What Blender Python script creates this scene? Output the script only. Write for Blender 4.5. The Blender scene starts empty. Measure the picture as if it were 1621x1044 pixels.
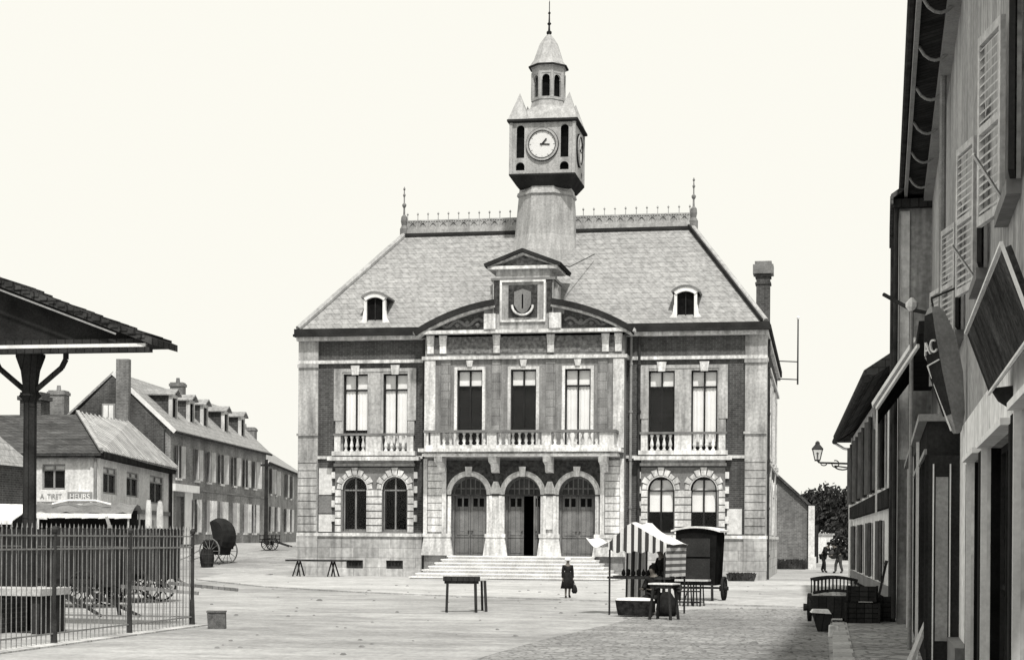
import bpy, bmesh, math, random
from mathutils import Matrix, Vector
random.seed(7)
C = bpy.context.scene.collection
R = math.radians; PI = math.pi
F = 2650.0; TH = R(10.48); HC = 1.7; ROLL = 0.007

# ---------------------------------------------------------------- camera maths
def Xat(px, Y): return Y*math.tan(math.atan((px-810.5)/F)-TH)
def sm(t): t = max(0., min(1., t)); return t*t*(3-2*t)
def gz(X, Y):
    l = sm((Y-72)/24)*1.3*sm((-21-X)/7)
    r = max(0, Y-92)*0.018*sm((X+7)/4)
    return l+min(r, 1.1)+max(0, Y-135)*0.006

# ---------------------------------------------------------------- materials
MATS = {}
def mat(name, base, var=.25, scale=1.2, rough=.85, pattern=None, ps=(.45, .15), joint=.6, jw=.03, fine=.18, bump=.3,
        streak=0., spec=.3, cs=(.78, 1.18), tint=(1, 1, 1)):
    if base < .1: spec = 0.; rough = max(rough, .8)
    m = bpy.data.materials.new(name); m.use_nodes = True; nt = m.node_tree; N = nt.nodes; L = nt.links
    b = N['Principled BSDF']; b.inputs['Roughness'].default_value = rough; b.inputs['Specular IOR Level'].default_value = spec
    geo = N.new('ShaderNodeNewGeometry'); sep = N.new('ShaderNodeSeparateXYZ'); L.new(geo.outputs['Position'], sep.inputs[0])
    add = N.new('ShaderNodeMath'); add.operation = 'ADD'; L.new(sep.outputs[0], add.inputs[0]); L.new(sep.outputs[1], add.inputs[1])
    def noise(sc, det=3, vec=None, rg=.55):
        n = N.new('ShaderNodeTexNoise'); n.inputs['Scale'].default_value = sc; n.inputs['Detail'].default_value = det
        n.inputs['Roughness'].default_value = rg
        L.new(vec if vec else geo.outputs['Position'], n.inputs['Vector']); return n.outputs['Fac']
    def mul(a, c):
        x = N.new('ShaderNodeMath'); x.operation = 'MULTIPLY'
        for i, v in enumerate((a, c)):
            if isinstance(v, (int, float)): x.inputs[i].default_value = v
            else: L.new(v, x.inputs[i])
        return x.outputs[0]
    def rng(s, lo, hi, a=.3, c=.7):
        r = N.new('ShaderNodeMapRange'); L.new(s, r.inputs[0]); r.inputs[1].default_value = a; r.inputs[2].default_value = c
        r.inputs[3].default_value = lo; r.inputs[4].default_value = hi; return r.outputs[0]
    v = mul(rng(noise(scale, 5), 1-var, 1+var), rng(noise(scale*13, 2), 1-fine, 1+fine))
    hgt = noise(scale*9, 4)
    if streak:
        mp = N.new('ShaderNodeMapping'); mp.inputs['Scale'].default_value = (4, 4, .35); L.new(geo.outputs['Position'], mp.inputs[0])
        v = mul(v, rng(noise(1.3, 4, mp.outputs[0]), 1-streak, 1+streak*.4))
    if pattern:
        cb = N.new('ShaderNodeCombineXYZ')
        if pattern == 'boards': L.new(sep.outputs[2], cb.inputs[0]); L.new(add.outputs[0], cb.inputs[1])
        elif pattern == 'floor': L.new(sep.outputs[0], cb.inputs[0]); L.new(sep.outputs[1], cb.inputs[1])
        else: L.new(add.outputs[0], cb.inputs[0]); L.new(sep.outputs[2], cb.inputs[1])
        br = N.new('ShaderNodeTexBrick'); L.new(cb.outputs[0], br.inputs['Vector']); br.inputs['Scale'].default_value = 1
        br.inputs['Brick Width'].default_value = ps[0]; br.inputs['Row Height'].default_value = ps[1]
        br.inputs['Mortar Size'].default_value = jw; br.inputs['Mortar Smooth'].default_value = .3
        br.inputs['Color1'].default_value = (cs[0],)*3+(1,); br.inputs['Color2'].default_value = (cs[1],)*3+(1,)
        br.inputs['Mortar'].default_value = (joint,)*3+(1,)
        bw = N.new('ShaderNodeRGBToBW'); L.new(br.outputs['Color'], bw.inputs[0]); v = mul(v, bw.outputs[0])
        hgt = mul(rng(br.outputs['Fac'], 1, .2, 0, 1), rng(noise(scale*9, 3), .7, 1))
    v = mul(v, base)
    cc = N.new('ShaderNodeCombineColor')
    for i in range(3): L.new(mul(v, tint[i]), cc.inputs[i])
    L.new(cc.outputs[0], b.inputs['Base Color'])
    if bump:
        bp = N.new('ShaderNodeBump'); bp.inputs['Strength'].default_value = bump; bp.inputs['Distance'].default_value = .03
        L.new(hgt, bp.inputs['Height']); L.new(bp.outputs[0], b.inputs['Normal'])
    MATS[name] = m; return m
def flat(name, base, rough=.6, metal=0): return mat(name, base, .12, 3, rough, fine=.1, bump=.1)

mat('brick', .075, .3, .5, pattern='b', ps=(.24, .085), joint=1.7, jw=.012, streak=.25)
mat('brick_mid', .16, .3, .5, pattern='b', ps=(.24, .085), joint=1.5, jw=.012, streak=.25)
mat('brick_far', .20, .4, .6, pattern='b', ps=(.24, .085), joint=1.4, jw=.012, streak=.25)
mat('stone', .39, .26, .7, streak=.45, fine=.22)
mat('stone_light', .63, .22, .8, streak=.45, fine=.22)
mat('stone_mid', .24, .3, 1.4, pattern='b', ps=(.9, .36), joint=.55, jw=.015, streak=.3)
mat('stone_plinth', .43, .3, .5, pattern='b', ps=(1.1, .42), joint=.6, jw=.015, streak=.35)
mat('stone_joint', .17, .2, 1)
mat('ornament', .17, .6, 7, fine=.4, bump=1)
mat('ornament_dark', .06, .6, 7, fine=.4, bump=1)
mat('stone_grey', .23, .25, 1.1, streak=.4)
mat('step_stone', .70, .15, 1.5)
mat('shutter_pale', .52, .25, 1.5, streak=.25)
mat('slate', .28, .10, .35, cs=(.92, 1.07), pattern='b', ps=(.36, .26), joint=.5, jw=.012, fine=.25, rough=.7, streak=.15)
mat('slate_dark', .09, .35, .7, pattern='b', ps=(.28, .17), joint=.5, jw=.015, streak=.25)
mat('tile_old', .05, .5, 1.6, pattern='b', ps=(.25, .2), joint=.4, jw=.02)
mat('lead', .16, .3, 1.5, rough=.6)
mat('lead_dark', .03, .3, 1.5, rough=.7)
mat('zinc', .36, .18, 1, rough=.6, streak=.3)
mat('sheet_metal', .40, .2, 1, pattern='boards', ps=(30, .42), joint=.3, jw=.05, streak=.3)
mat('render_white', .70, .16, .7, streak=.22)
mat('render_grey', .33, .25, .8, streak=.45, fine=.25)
mat('render_pale', .78, .16, .7, streak=.3)
mat('wood_dark', .035, .4, 2, pattern='boards', ps=(4, .16), joint=.4, jw=.01)
mat('wood_door', .16, .25, 2, pattern='boards', ps=(4, .2), joint=.5, jw=.012)
mat('wood_grey', .20, .3, 2, pattern='boards', ps=(3, .15), joint=.5, jw=.01)
mat('wood_pale', .42, .3, 2)
mat('black_wood_and_shade', .01, .5, 3)  # black of the booth boards; also paints unlit depth into openings
mat('paint_white', .78, .12, 2, rough=.6, fine=.08, bump=.1, streak=.12)
mat('paint_grey', .25, .2, 2, rough=.6, bump=.1)
mat('paint_dark', .03, .3, 2, rough=.55, bump=.15)
mat('iron', .045, .4, 4, rough=.6)
mat('iron_grey', .2, .3, 4, rough=.6)
mat('curtain', .88, .06, 2, rough=.9, bump=.2, fine=.05)
mat('blind', .02, .25, 2, pattern='b', ps=(5, .07), joint=.4, jw=.01)
mat('canvas', .70, .12, 2, bump=.4)
mat('canvas_dark', .025, .4, 2)
mat('sign_dark', .06, .4, 3, streak=.6, fine=.4)
mat('fan_wood', .07, .3, 3)
mat('shutter_dark', .09, .3, 3)
mat('canvas_aged', .5, .3, 3)
mat('canvas_grey', .16, .4, 1.5, bump=.5)
mat('wicker', .14, .5, 9, fine=.5, bump=1)
mat('wicker_dark', .03, .6, 9, fine=.5, bump=1)
mat('cloth_dark', .02, .4, 6, bump=.5)
mat('cloth_grey', .06, .4, 6, bump=.5)
mat('skin', .15, .08, 6, rough=.6, tint=(1.1, 1, .9))
mat('hair', .02, .3, 20)
mat('bonnet', .75, .1, 6)
mat('leaf', .045, .6, 1.5, fine=.4)
mat('bark', .05, .3, 5)
mat('paper', .55, .2, 5, fine=.2, bump=0)
mat('dial', .62, .04, 3, bump=0)
mat('kerb', .42, .25, 1.3, fine=.3, pattern='floor', ps=(.9, .9), joint=.5, jw=.02)
def ground_mat(name, base, cob=None, amp=.3):
    m = bpy.data.materials.new(name); m.use_nodes = True; nt = m.node_tree; N = nt.nodes; L = nt.links
    b = N['Principled BSDF']; b.inputs['Roughness'].default_value = .95; b.inputs['Specular IOR Level'].default_value = .15
    geo = N.new('ShaderNodeNewGeometry')
    def noise(sc, det, vec=None):
        n = N.new('ShaderNodeTexNoise'); n.inputs['Scale'].default_value = sc; n.inputs['Detail'].default_value = det
        n.inputs['Roughness'].default_value = .65; L.new(vec or geo.outputs['Position'], n.inputs['Vector']); return n.outputs['Fac']
    def rng(s, lo, hi, a=.3, c=.7):
        r = N.new('ShaderNodeMapRange'); L.new(s, r.inputs[0]); r.inputs[1].default_value = a; r.inputs[2].default_value = c
        r.inputs[3].default_value = lo; r.inputs[4].default_value = hi; return r.outputs[0]
    def mul(a, c):
        x = N.new('ShaderNodeMath'); x.operation = 'MULTIPLY'
        L.new(a, x.inputs[0])
        if isinstance(c, float): x.inputs[1].default_value = c
        else: L.new(c, x.inputs[1])
        return x.outputs[0]
    v = mul(rng(noise(.16, 6), 1-amp, 1+amp*.7), rng(noise(1.4, 8), .74, 1.15)); v = mul(v, rng(noise(9., 4), .78, 1.2))
    # wheel tracks drawn across the square
    mp = N.new('ShaderNodeMapping'); mp.inputs['Scale'].default_value = (.12, 1.6, 1); mp.inputs['Rotation'].default_value = (0, 0, R(8))
    L.new(geo.outputs['Position'], mp.inputs[0]); v = mul(v, rng(noise(1., 6, mp.outputs[0]), .78, 1.12))
    h = noise(7., 8)
    if cob:
        vo = N.new('ShaderNodeTexVoronoi'); vo.inputs['Scale'].default_value = cob; vo.feature = 'DISTANCE_TO_EDGE'
        L.new(geo.outputs['Position'], vo.inputs['Vector']); e = rng(vo.outputs['Distance'], .5, 1.08, 0, .13)
        v = mul(v, e); h = mul(h, e)
        v2 = N.new('ShaderNodeTexVoronoi'); v2.inputs['Scale'].default_value = cob; L.new(geo.outputs['Position'], v2.inputs['Vector'])
        bw = N.new('ShaderNodeRGBToBW'); L.new(v2.outputs['Color'], bw.inputs[0]); v = mul(v, rng(bw.outputs[0], .85, 1.15, 0, 1))
    v = mul(v, float(base))
    cc = N.new('ShaderNodeCombineColor')
    for i in range(3): L.new(v, cc.inputs[i])
    L.new(cc.outputs[0], b.inputs['Base Color'])
    bp = N.new('ShaderNodeBump'); bp.inputs['Strength'].default_value = .7; bp.inputs['Distance'].default_value = .06
    L.new(h, bp.inputs['Height']); L.new(bp.outputs[0], b.inputs['Normal']); MATS[name] = m
ground_mat('ground', .38, amp=.38); ground_mat('apron', .47, amp=.25); ground_mat('cobble', .31, cob=6.5); ground_mat('side_path', .38, cob=3.2)
def stripes(name, axis, period, a, c):
    m = mat(name, 1, .12, 3, bump=.3); nt = m.node_tree; N = nt.nodes; L = nt.links
    tc = N.new('ShaderNodeTexCoord'); sp = N.new('ShaderNodeSeparateXYZ'); L.new(tc.outputs['Object'], sp.inputs[0])
    w = N.new('ShaderNodeMath'); w.operation = 'MULTIPLY'; L.new(sp.outputs[axis], w.inputs[0]); w.inputs[1].default_value = 1/period
    fr = N.new('ShaderNodeMath'); fr.operation = 'FRACT'; L.new(w.outputs[0], fr.inputs[0])
    gt = N.new('ShaderNodeMath'); gt.operation = 'GREATER_THAN'; L.new(fr.outputs[0], gt.inputs[0]); gt.inputs[1].default_value = .5
    mx = N.new('ShaderNodeMapRange'); L.new(gt.outputs[0], mx.inputs[0]); mx.inputs[3].default_value = a; mx.inputs[4].default_value = c
    cc = N.new('ShaderNodeCombineColor')
    for i in range(3): L.new(mx.outputs[0], cc.inputs[i])
    L.new(cc.outputs[0], N['Principled BSDF'].inputs['Base Color']); return m
stripes('stripe_vertical', 0, .17, .65, .04); stripes('stripe_depth', 1, .17, .65, .04); stripes('stripe_level', 2, .145, .62, .12)
def glass(name, fac):
    m = bpy.data.materials.new(name); m.use_nodes = True; nt = m.node_tree; N = nt.nodes; L = nt.links; N.remove(N['Principled BSDF'])
    t = N.new('ShaderNodeBsdfTransparent'); g = N.new('ShaderNodeBsdfGlossy'); g.inputs['Roughness'].default_value = .12
    n = N.new('ShaderNodeTexNoise'); n.inputs['Scale'].default_value = 2.5; bp = N.new('ShaderNodeBump'); bp.inputs['Strength'].default_value = .15
    L.new(n.outputs['Fac'], bp.inputs['Height']); L.new(bp.outputs[0], g.inputs['Normal'])
    t.inputs[0].default_value = (.96, .96, .96, 1)
    x = N.new('ShaderNodeMixShader'); x.inputs[0].default_value = fac; L.new(t.outputs[0], x.inputs[1]); L.new(g.outputs[0], x.inputs[2])
    L.new(x.outputs[0], N['Material Output'].inputs['Surface']); MATS[name] = m
glass('glass', .012); glass('glass_bright', .2)

# ---------------------------------------------------------------- mesh helpers
class MB:
    def __init__(s, T=None): s.v = []; s.f = []; s.T = T
    def add(s, vs, fs):
        o = len(s.v)
        s.v += [tuple(s.T @ Vector(p)) if s.T else tuple(p) for p in vs]; s.f += [tuple(i+o for i in f) for f in fs]; return s
    def box(s, x0, x1, y0, y1, z0, z1):
        return s.add([(x0,y0,z0),(x1,y0,z0),(x1,y1,z0),(x0,y1,z0),(x0,y0,z1),(x1,y0,z1),(x1,y1,z1),(x0,y1,z1)],
                     [(0,3,2,1),(4,5,6,7),(0,1,5,4),(1,2,6,5),(2,3,7,6),(3,0,4,7)])
    def prism(s, pts, a0, a1, plane='xz'):
        n = len(pts); k = {'xz': lambda p, a: (p[0], a, p[1]), 'yz': lambda p, a: (a, p[0], p[1]), 'xy': lambda p, a: (p[0], p[1], a)}[plane]
        return s.add([k(p, a0) for p in pts]+[k(p, a1) for p in pts],
                     [tuple(range(n)), tuple(range(2*n-1, n-1, -1))]+[(i, i+n, (i+1) % n+n, (i+1) % n) for i in range(n)])
    def loft(s, rings, cap=True):
        n = len(rings[0]); vs = [p for r in rings for p in r]; fs = []
        for k in range(len(rings)-1):
            for i in range(n): fs.append((k*n+i, k*n+(i+1) % n, (k+1)*n+(i+1) % n, (k+1)*n+i))
        if cap: fs += [tuple(range(n-1, -1, -1)), tuple(range((len(rings)-1)*n, len(rings)*n))]
        return s.add(vs, fs)
    def lathe(s, c, prof, n=12, ph=0):
        return s.loft([[(c[0]+r*math.cos(2*PI*i/n+ph), c[1]+r*math.sin(2*PI*i/n+ph), c[2]+z) for i in range(n)] for r, z in prof])
    def tube(s, p, q, r0, r1=None, n=8):
        r1 = r0 if r1 is None else r1; p = Vector(p); q = Vector(q); d = (q-p).normalized()
        a = d.orthogonal().normalized(); b = d.cross(a)
        return s.loft([[tuple(c+a*r*math.cos(2*PI*i/n+PI/n)+b*r*math.sin(2*PI*i/n+PI/n)) for i in range(n)] for c, r in ((p, r0), (q, r1))])
    def path(s, pts, r, n=6):
        for a, b in zip(pts, pts[1:]): s.tube(a, b, r, r, n)
        return s
    def bar(s, p, q, w, h):        # rectangular bar between two points (h is vertical-ish)
        p = Vector(p); q = Vector(q); d = (q-p).normalized(); up = Vector((0, 0, 1)) if abs(d.z) < .9 else Vector((0, 1, 0))
        a = d.cross(up).normalized()*w/2; b = a.cross(d).normalized()*h/2
        return s.loft([[tuple(c+a+b), tuple(c-a+b), tuple(c-a-b), tuple(c+a-b)] for c in (p, q)])
    def slab(s, pts, t):           # polygon in space with thickness t along its normal
        P = [Vector(p) for p in pts]; n = (P[1]-P[0]).cross(P[2]-P[0]).normalized()*t
        return s.loft([[tuple(p) for p in P], [tuple(p+n) for p in P]])
    def ring(s, xc, zc, r0, r1, y0, y1, a0=0, a1=PI, n=14):
        for i in range(n):
            t0 = a0+(a1-a0)*i/n; t1 = a0+(a1-a0)*(i+1)/n
            s.prism([(xc+r*math.cos(t), zc+r*math.sin(t)) for r, t in ((r0, t0), (r1, t0), (r1, t1), (r0, t1))], y0, y1)
        return s
    def torus(s, c, r, w, axis='x', n=24):
        c = Vector(c)
        def pt(t, rr, o):
            a, b = rr*math.cos(t), rr*math.sin(t)
            return tuple(c+Vector((o, a, b))) if axis == 'x' else tuple(c+Vector((a, o, b)))
        rings = [[pt(2*PI*i/n, r-w, -w), pt(2*PI*i/n, r, -w), pt(2*PI*i/n, r, w), pt(2*PI*i/n, r-w, w)] for i in range(n+1)]
        return s.loft(rings, cap=False)
    def wall(s, x0, x1, z0, z1, y0, y1, ops=()):   # ops: (x0,x1,z0,z1,arched)
        xs = sorted({x0, x1} | {o[0] for o in ops} | {o[1] for o in ops}); zs = sorted({z0, z1} | {o[2] for o in ops} | {o[3] for o in ops})
        for a, b in zip(zs, zs[1:]):
            run = None
            for c, d in zip(xs, xs[1:]):
                m = ((c+d)/2, (a+b)/2); hole = any(o[0] < m[0] < o[1] and o[2] < m[1] < o[3] for o in ops)
                if hole:
                    if run is not None: s.box(run, c, y0, y1, a, b); run = None
                elif run is None: run = c
            if run is not None: s.box(run, xs[-1], y0, y1, a, b)
        for o in ops:
            if len(o) > 4 and o[4]:
                xc = (o[0]+o[1])/2; r = (o[1]-o[0])/2; zz = o[3]-r
                for sg in (-1, 1):
                    s.prism([(xc+sg*r, o[3])]+[(xc+sg*r*math.cos(t*PI/16), zz+r*math.sin(t*PI/16)) for t in range(9)], y0, y1)
        return s
    def each(s, name, m, parent=None, gap=.07, smooth=False):   # one object per separate piece
        n = len(s.v); p = list(range(n))
        def fd(i):
            while p[i] != i: p[i] = p[p[i]]; i = p[i]
            return i
        for f in s.f:
            for k in f[1:]: p[fd(k)] = fd(f[0])
        comp = {}
        for i in range(n): comp.setdefault(fd(i), []).append(i)
        keys = list(comp); bb = [[min(s.v[i][k] for i in comp[c]) for k in range(3)]+[max(s.v[i][k] for i in comp[c]) for k in range(3)] for c in keys]
        q = list(range(len(keys)))
        def f2(i):
            while q[i] != i: q[i] = q[q[i]]; i = q[i]
            return i
        for i in range(len(keys)):
            for j in range(i):
                if all(bb[i][k] <= bb[j][k+3]+gap and bb[j][k] <= bb[i][k+3]+gap for k in range(3)): q[f2(i)] = f2(j)
        out = []; grp = {}
        for i, c in enumerate(keys): grp.setdefault(f2(i), set()).update(comp[c])
        for g in grp.values():
            ids = sorted(g); mp = {a: b for b, a in enumerate(ids)}; w_ = MB(); w_.v = [s.v[i] for i in ids]; w_.f = [tuple(mp[k] for k in f) for f in s.f if f[0] in g]
            out.append(w_.build(name, m, parent, smooth))
        return out
    def build(s, name, m, parent=None, smooth=False, bevel=0):
        me = bpy.data.meshes.new(name); me.from_pydata(s.v, [], s.f)
        bm = bmesh.new(); bm.from_mesh(me); bmesh.ops.recalc_face_normals(bm, faces=bm.faces); bm.to_mesh(me); bm.free()
        if smooth:
            for p in me.polygons: p.use_smooth = True
        me.materials.append(MATS[m]); o = bpy.data.objects.new(name, me); C.objects.link(o)
        if parent: o.parent = parent
        if bevel:
            b = o.modifiers.new('Bevel', 'BEVEL'); b.width = bevel; b.segments = 2; b.limit_method = 'ANGLE'
        return o
def thing(name, label, cat, loc=(0, 0, 0), rz=0, group=None, tilt=None):
    o = bpy.data.objects.new(name, None); C.objects.link(o); o.location = loc; o.rotation_euler = (tilt[0] if tilt else 0, tilt[1] if tilt else 0, rz)
    o.empty_display_size = .3
    o['label'] = label; o['category'] = cat
    if group: o['group'] = group
    return o
def tag(o, label, cat, group=None):
    o['label'] = label; o['category'] = cat
    if group: o['group'] = group
    return o
def setting(o, kind='structure'): o['kind'] = kind; return o
def RZ(a, loc=(0, 0, 0)): return Matrix.Translation(loc) @ Matrix.Rotation(a, 4, 'Z')

# window parts: T places the wall's own frame (x along the wall, -y outwards)
def window(par, xc, z0, z1, w, arched=False, fill='dark', T=None, y=.12, tr=None, fm='paint_dark', name='window', mull=True, low=None, fw=.06):
    f = MB(T); x0, x1 = xc-w/2, xc+w/2; r = w/2; zt = z1-r if arched else z1
    f.box(x0, x0+fw, y, y+.07, z0, zt); f.box(x1-fw, x1, y, y+.07, z0, zt); f.box(x0+fw, x1-fw, y, y+.07, z0, z0+fw*1.4)
    if arched: f.ring(xc, zt, r-fw, r, y, y+.07)
    else: f.box(x0+fw, x1-fw, y, y+.07, z1-fw, z1)
    t = tr if tr else z0+(z1-z0)*.74
    if mull: f.box(xc-.035, xc+.035, y-.01, y+.06, z0+fw*1.4, z1-fw)
    f.box(x0+fw, x1-fw, y-.02, y+.05, t, t+.06)
    fr = f.build(name, fm, par)
    g = MB(T)
    e = .012
    if arched: g.prism([(xc+(r-e)*math.cos(a*PI/12), zt+(r-e)*math.sin(a*PI/12)) for a in range(13)]+[(x0+e, z0+e), (x1-e, z0+e)], y+.03, y+.036)
    else: g.box(x0+e, x1-e, y+.03, y+.036, z0+e, z1-e)
    g.build('pane', 'glass', fr)
    if fill == 'curtain':
        b = low if low is not None else z0
        for sx in (-1, 1):
            c = MB(T); xa = xc+sx*.02; xb = xc+sx*(w/2-.02); n = 10
            ring = [[(xa+(xb-xa)*i/n, y+.065+.015*math.sin(i*2.1), zz) for i in range(n+1)] for zz in (b, t-.01)]
            c.add(ring[0]+ring[1], [(i, i+1, n+2+i, n+1+i) for i in range(n)]); c.build('curtain', 'curtain', fr)
        c = MB(T).box(x0+.02, x1-.02, y+.075, y+.085, t+.02, zt+ (r*.8 if arched else -.03)); c.build('curtain', 'curtain', fr)
    elif fill == 'blind':
        MB(T).box(x0+.03, x1-.03, y+.075, y+.1, z0, t-.02).build('blind', 'blind', fr)
        MB(T).box(x0+.03, x1-.03, y+.075, y+.085, t+.04, z1-.03).build('curtain', 'curtain', fr)
    elif fill == 'half':
        MB(T).box(x0+.03, x1-.03, y+.075, y+.085, z0+(z1-z0)*.38, zt+(r*.75 if arched else 0)).build('curtain', 'curtain', fr)
    MB(T).box(x0-.1, x1+.1, y+.9, y+.92, z0-.1, z1+.1).build('backdrop_panel', 'black_wood_and_shade', fr)
    return fr
def baluster(mb, x, y, z, h, r=.07):
    mb.lathe((x, y, z), [(r*.9, 0), (r*.9, h*.08), (r*.45, h*.14), (r, h*.34), (r*.75, h*.52), (r*.4, h*.72), (r*.7, h*.86), (r*.9, h*.9), (r*.9, h)], 8)

# ================================================================ GROUND
def sheet(name, m, xs, ys, dz, zf=gz):
    vs = [(x, y, zf(x, y)+dz) for y in ys for x in xs]; n = len(xs)
    fs = [(j*n+i, j*n+i+1, (j+1)*n+i+1, (j+1)*n+i) for j in range(len(ys)-1) for i in range(n-1)]
    return MB().add(vs, fs).build(name, m)
xs = [-1500, -600, -250, -120]+[-80+2*i for i in range(61)]+[80, 200, 600, 1500]
ys = [-300, -60, 0]+[10+2*i for i in range(86)]+[200, 260, 400, 800, 2500]
def gz2(x, y): return gz(x, min(y, 180))
setting(sheet('ground', 'ground', xs, ys, 0, gz2))
def poly_sheet(name, m, pts, z):
    o = MB().add([(x, y, z) for x, y in pts], [tuple(range(len(pts)))]).build(name, m); return setting(o)
def slabxy(name, m, pts, z0, z1): return setting(MB().prism(pts, z0, z1, 'xy').build(name, m))
# pale pavement in front of the hall (one low step above the square)
slabxy('pavement', 'apron', [(-24.0, 69.9), (-24.4, 72.5), (-26.5, 72), (-24, 62), (-18.5, 54.0), (-14, 49.8), (-10, 47.2), (-4, 44.6), (0.0, 42.6), (-.2, 69.9)], -.05, .045)
poly_sheet('cobbled_road', 'cobble', [(-4.9, 20), (-4.6, 28), (-4.1, 34), (-3.9, 39.5), (-3.0, 41.4), (-2, 42.0), (.12, 42.3), (.12, 20)], .006)
slabxy('sidewalk', 'side_path', [(.42, 14), (3, 14), (3, 62), (.60, 62)], -.05, .1)
slabxy('kerb', 'kerb', [(.12, 14), (.418, 14), (.598, 62), (.36, 62)], -.05, .115)

# ================================================================ TOWN HALL
CX, HY = -12.35, 70.0
hall = thing('town_hall', 'two storey brick and stone town hall with steep slate roof and clock tower', 'town hall', (CX, HY, 0))
H = hall
GFo = [(s*c-.55, s*c+.55, 1.98, 4.33, True) for s in (-1, 1) for c in (5.8, 7.6)]
FFo = [(s*c-.55, s*c+.55, 5.42, 8.76, False) for s in (-1, 1) for c in (5.8, 7.6)]
VO = [(s*c-.38, s*c+.38, .37, .73, False) for s in (-1, 1) for c in (5.8, 7.6)]
def side(ops, s): return [o for o in ops if (o[0]+o[1])*s > 0]
TS = RZ(PI/2, (10.1, 0, 0)); SL = 20.0            # right side wall frame: x runs back
TL = RZ(-PI/2, (-10.1, SL, 0))
so = [(a-.55, a+.55, b, c, d) for a in (3, 6.5, 10, 13.5, 17) for b, c, d in ((1.98, 4.33, True), (5.42, 8.76, False))]
w = MB(); pl = MB()
for s in (-1, 1):
    x0, x1 = (-10.1, -4.0) if s < 0 else (4.0, 10.1)
    w.wall(x0, x1, 1.76, 10.2, 0, .4, side(GFo, s)+side(FFo, s))
    pl.wall(x0, x1, -.3, 1.76, -.05, .4, side(VO, s))
for T in (TS, TL):
    w.T = T; w.wall(.4, SL, 1.76, 10.2, 0, .4, so); pl.T = T; pl.box(.4, SL, -.05, .4, -.3, 1.76)
w.T = None; pl.T = None
w.box(-9.7, 9.7, SL-.4, SL, -.3, 10.2)
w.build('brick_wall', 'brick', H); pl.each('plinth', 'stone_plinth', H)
for s in (-1, 1):
    for c in (5.8, 7.6):
        v = MB().box(s*c-.36, s*c+.36, .1, .12, .35, .75)
        for k in range(5): v.box(s*c-.3+k*.15-.012, s*c-.3+k*.15+.012, .02, .045, .37, .73)
        v.build('cellar_vent', 'iron', H)
# strings and cornices
st = MB(); co = MB(); cw = MB()
def band(mb, z0, z1, p, lo=-10.1, hi=10.1):
    mb.box(lo-p, -4.3, -p, 0, z0, z1); mb.box(4.3, hi+p, -p, 0, z0, z1)
    mb.box(hi, hi+p, 0, SL+p, z0, z1); mb.box(lo-p, lo, 0, SL+p, z0, z1)
band(st, 1.76, 1.9, .13); band(st, 9.22, 9.36, .12); band(st, 5.1, 5.22, .09)
st.each('string_course', 'stone_light', H)
cw.box(-10.1-.14, -4.3, -.32, .3, 10.2, 10.37); cw.box(4.3, 10.26, -.32, .3, 10.2, 10.37)
cw.box(10.1, 10.26, .3, SL+.3, 10.2, 10.37); cw.box(-10.24, -10.1, .3, SL+.3, 10.2, 10.37); cw.each('cornice', 'stone_light', H)
co.box(-10.34, 10.36, -.5, .35, 10.37, 10.47); co.box(-10.3, 10.32, -.46, .35, 10.47, 10.70)
co.box(10.1, 10.34, .35, SL+.3, 10.37, 10.68); co.box(-10.32, -10.1, .35, SL+.3, 10.37, 10.68); H.scale = (.988, 1, 1); co.build('gutter', 'lead_dark', H)
# corner pilasters
def quoins(mb, x0, x1, z0, z1, y0, y1, h=.33, g=.035, alt=0.):
    z = z0; k = 0
    while z < z1-.1:
        e = alt if k % 2 else 0; mb.box(x0-e, x1+e, y0, y1, z+g/2, min(z+h, z1)-g/2); z += h; k += 1
for s in (-1, 1):
    a, b = sorted((s*9.3, s*10.2))
    p = MB().box(a, b, -.1, 0, 1.9, 9.22); p.box(a, b, -.1, 0, 9.36, 10.2); quoins(p, a+.02, b-.02, 1.95, 5.05, -.16, -.1)
    p.box(a-.05, b+.02, -.17, -.1, 6.1, 6.2); p.box(a-.03, b+.02, -.17, -.1, 9.05, 9.2)
    if s > 0: p.box(10.1, 10.2, 0, 1.0, 1.9, 10.2)
    p.each('corner_pilaster', 'stone', H)
    q = MB(); a, b = sorted((s*9.28, s*10.25)); q.box(a, b, -.12, -.05, -.2, 1.76); q.build('pilaster_base', 'stone_plinth', H)
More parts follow.
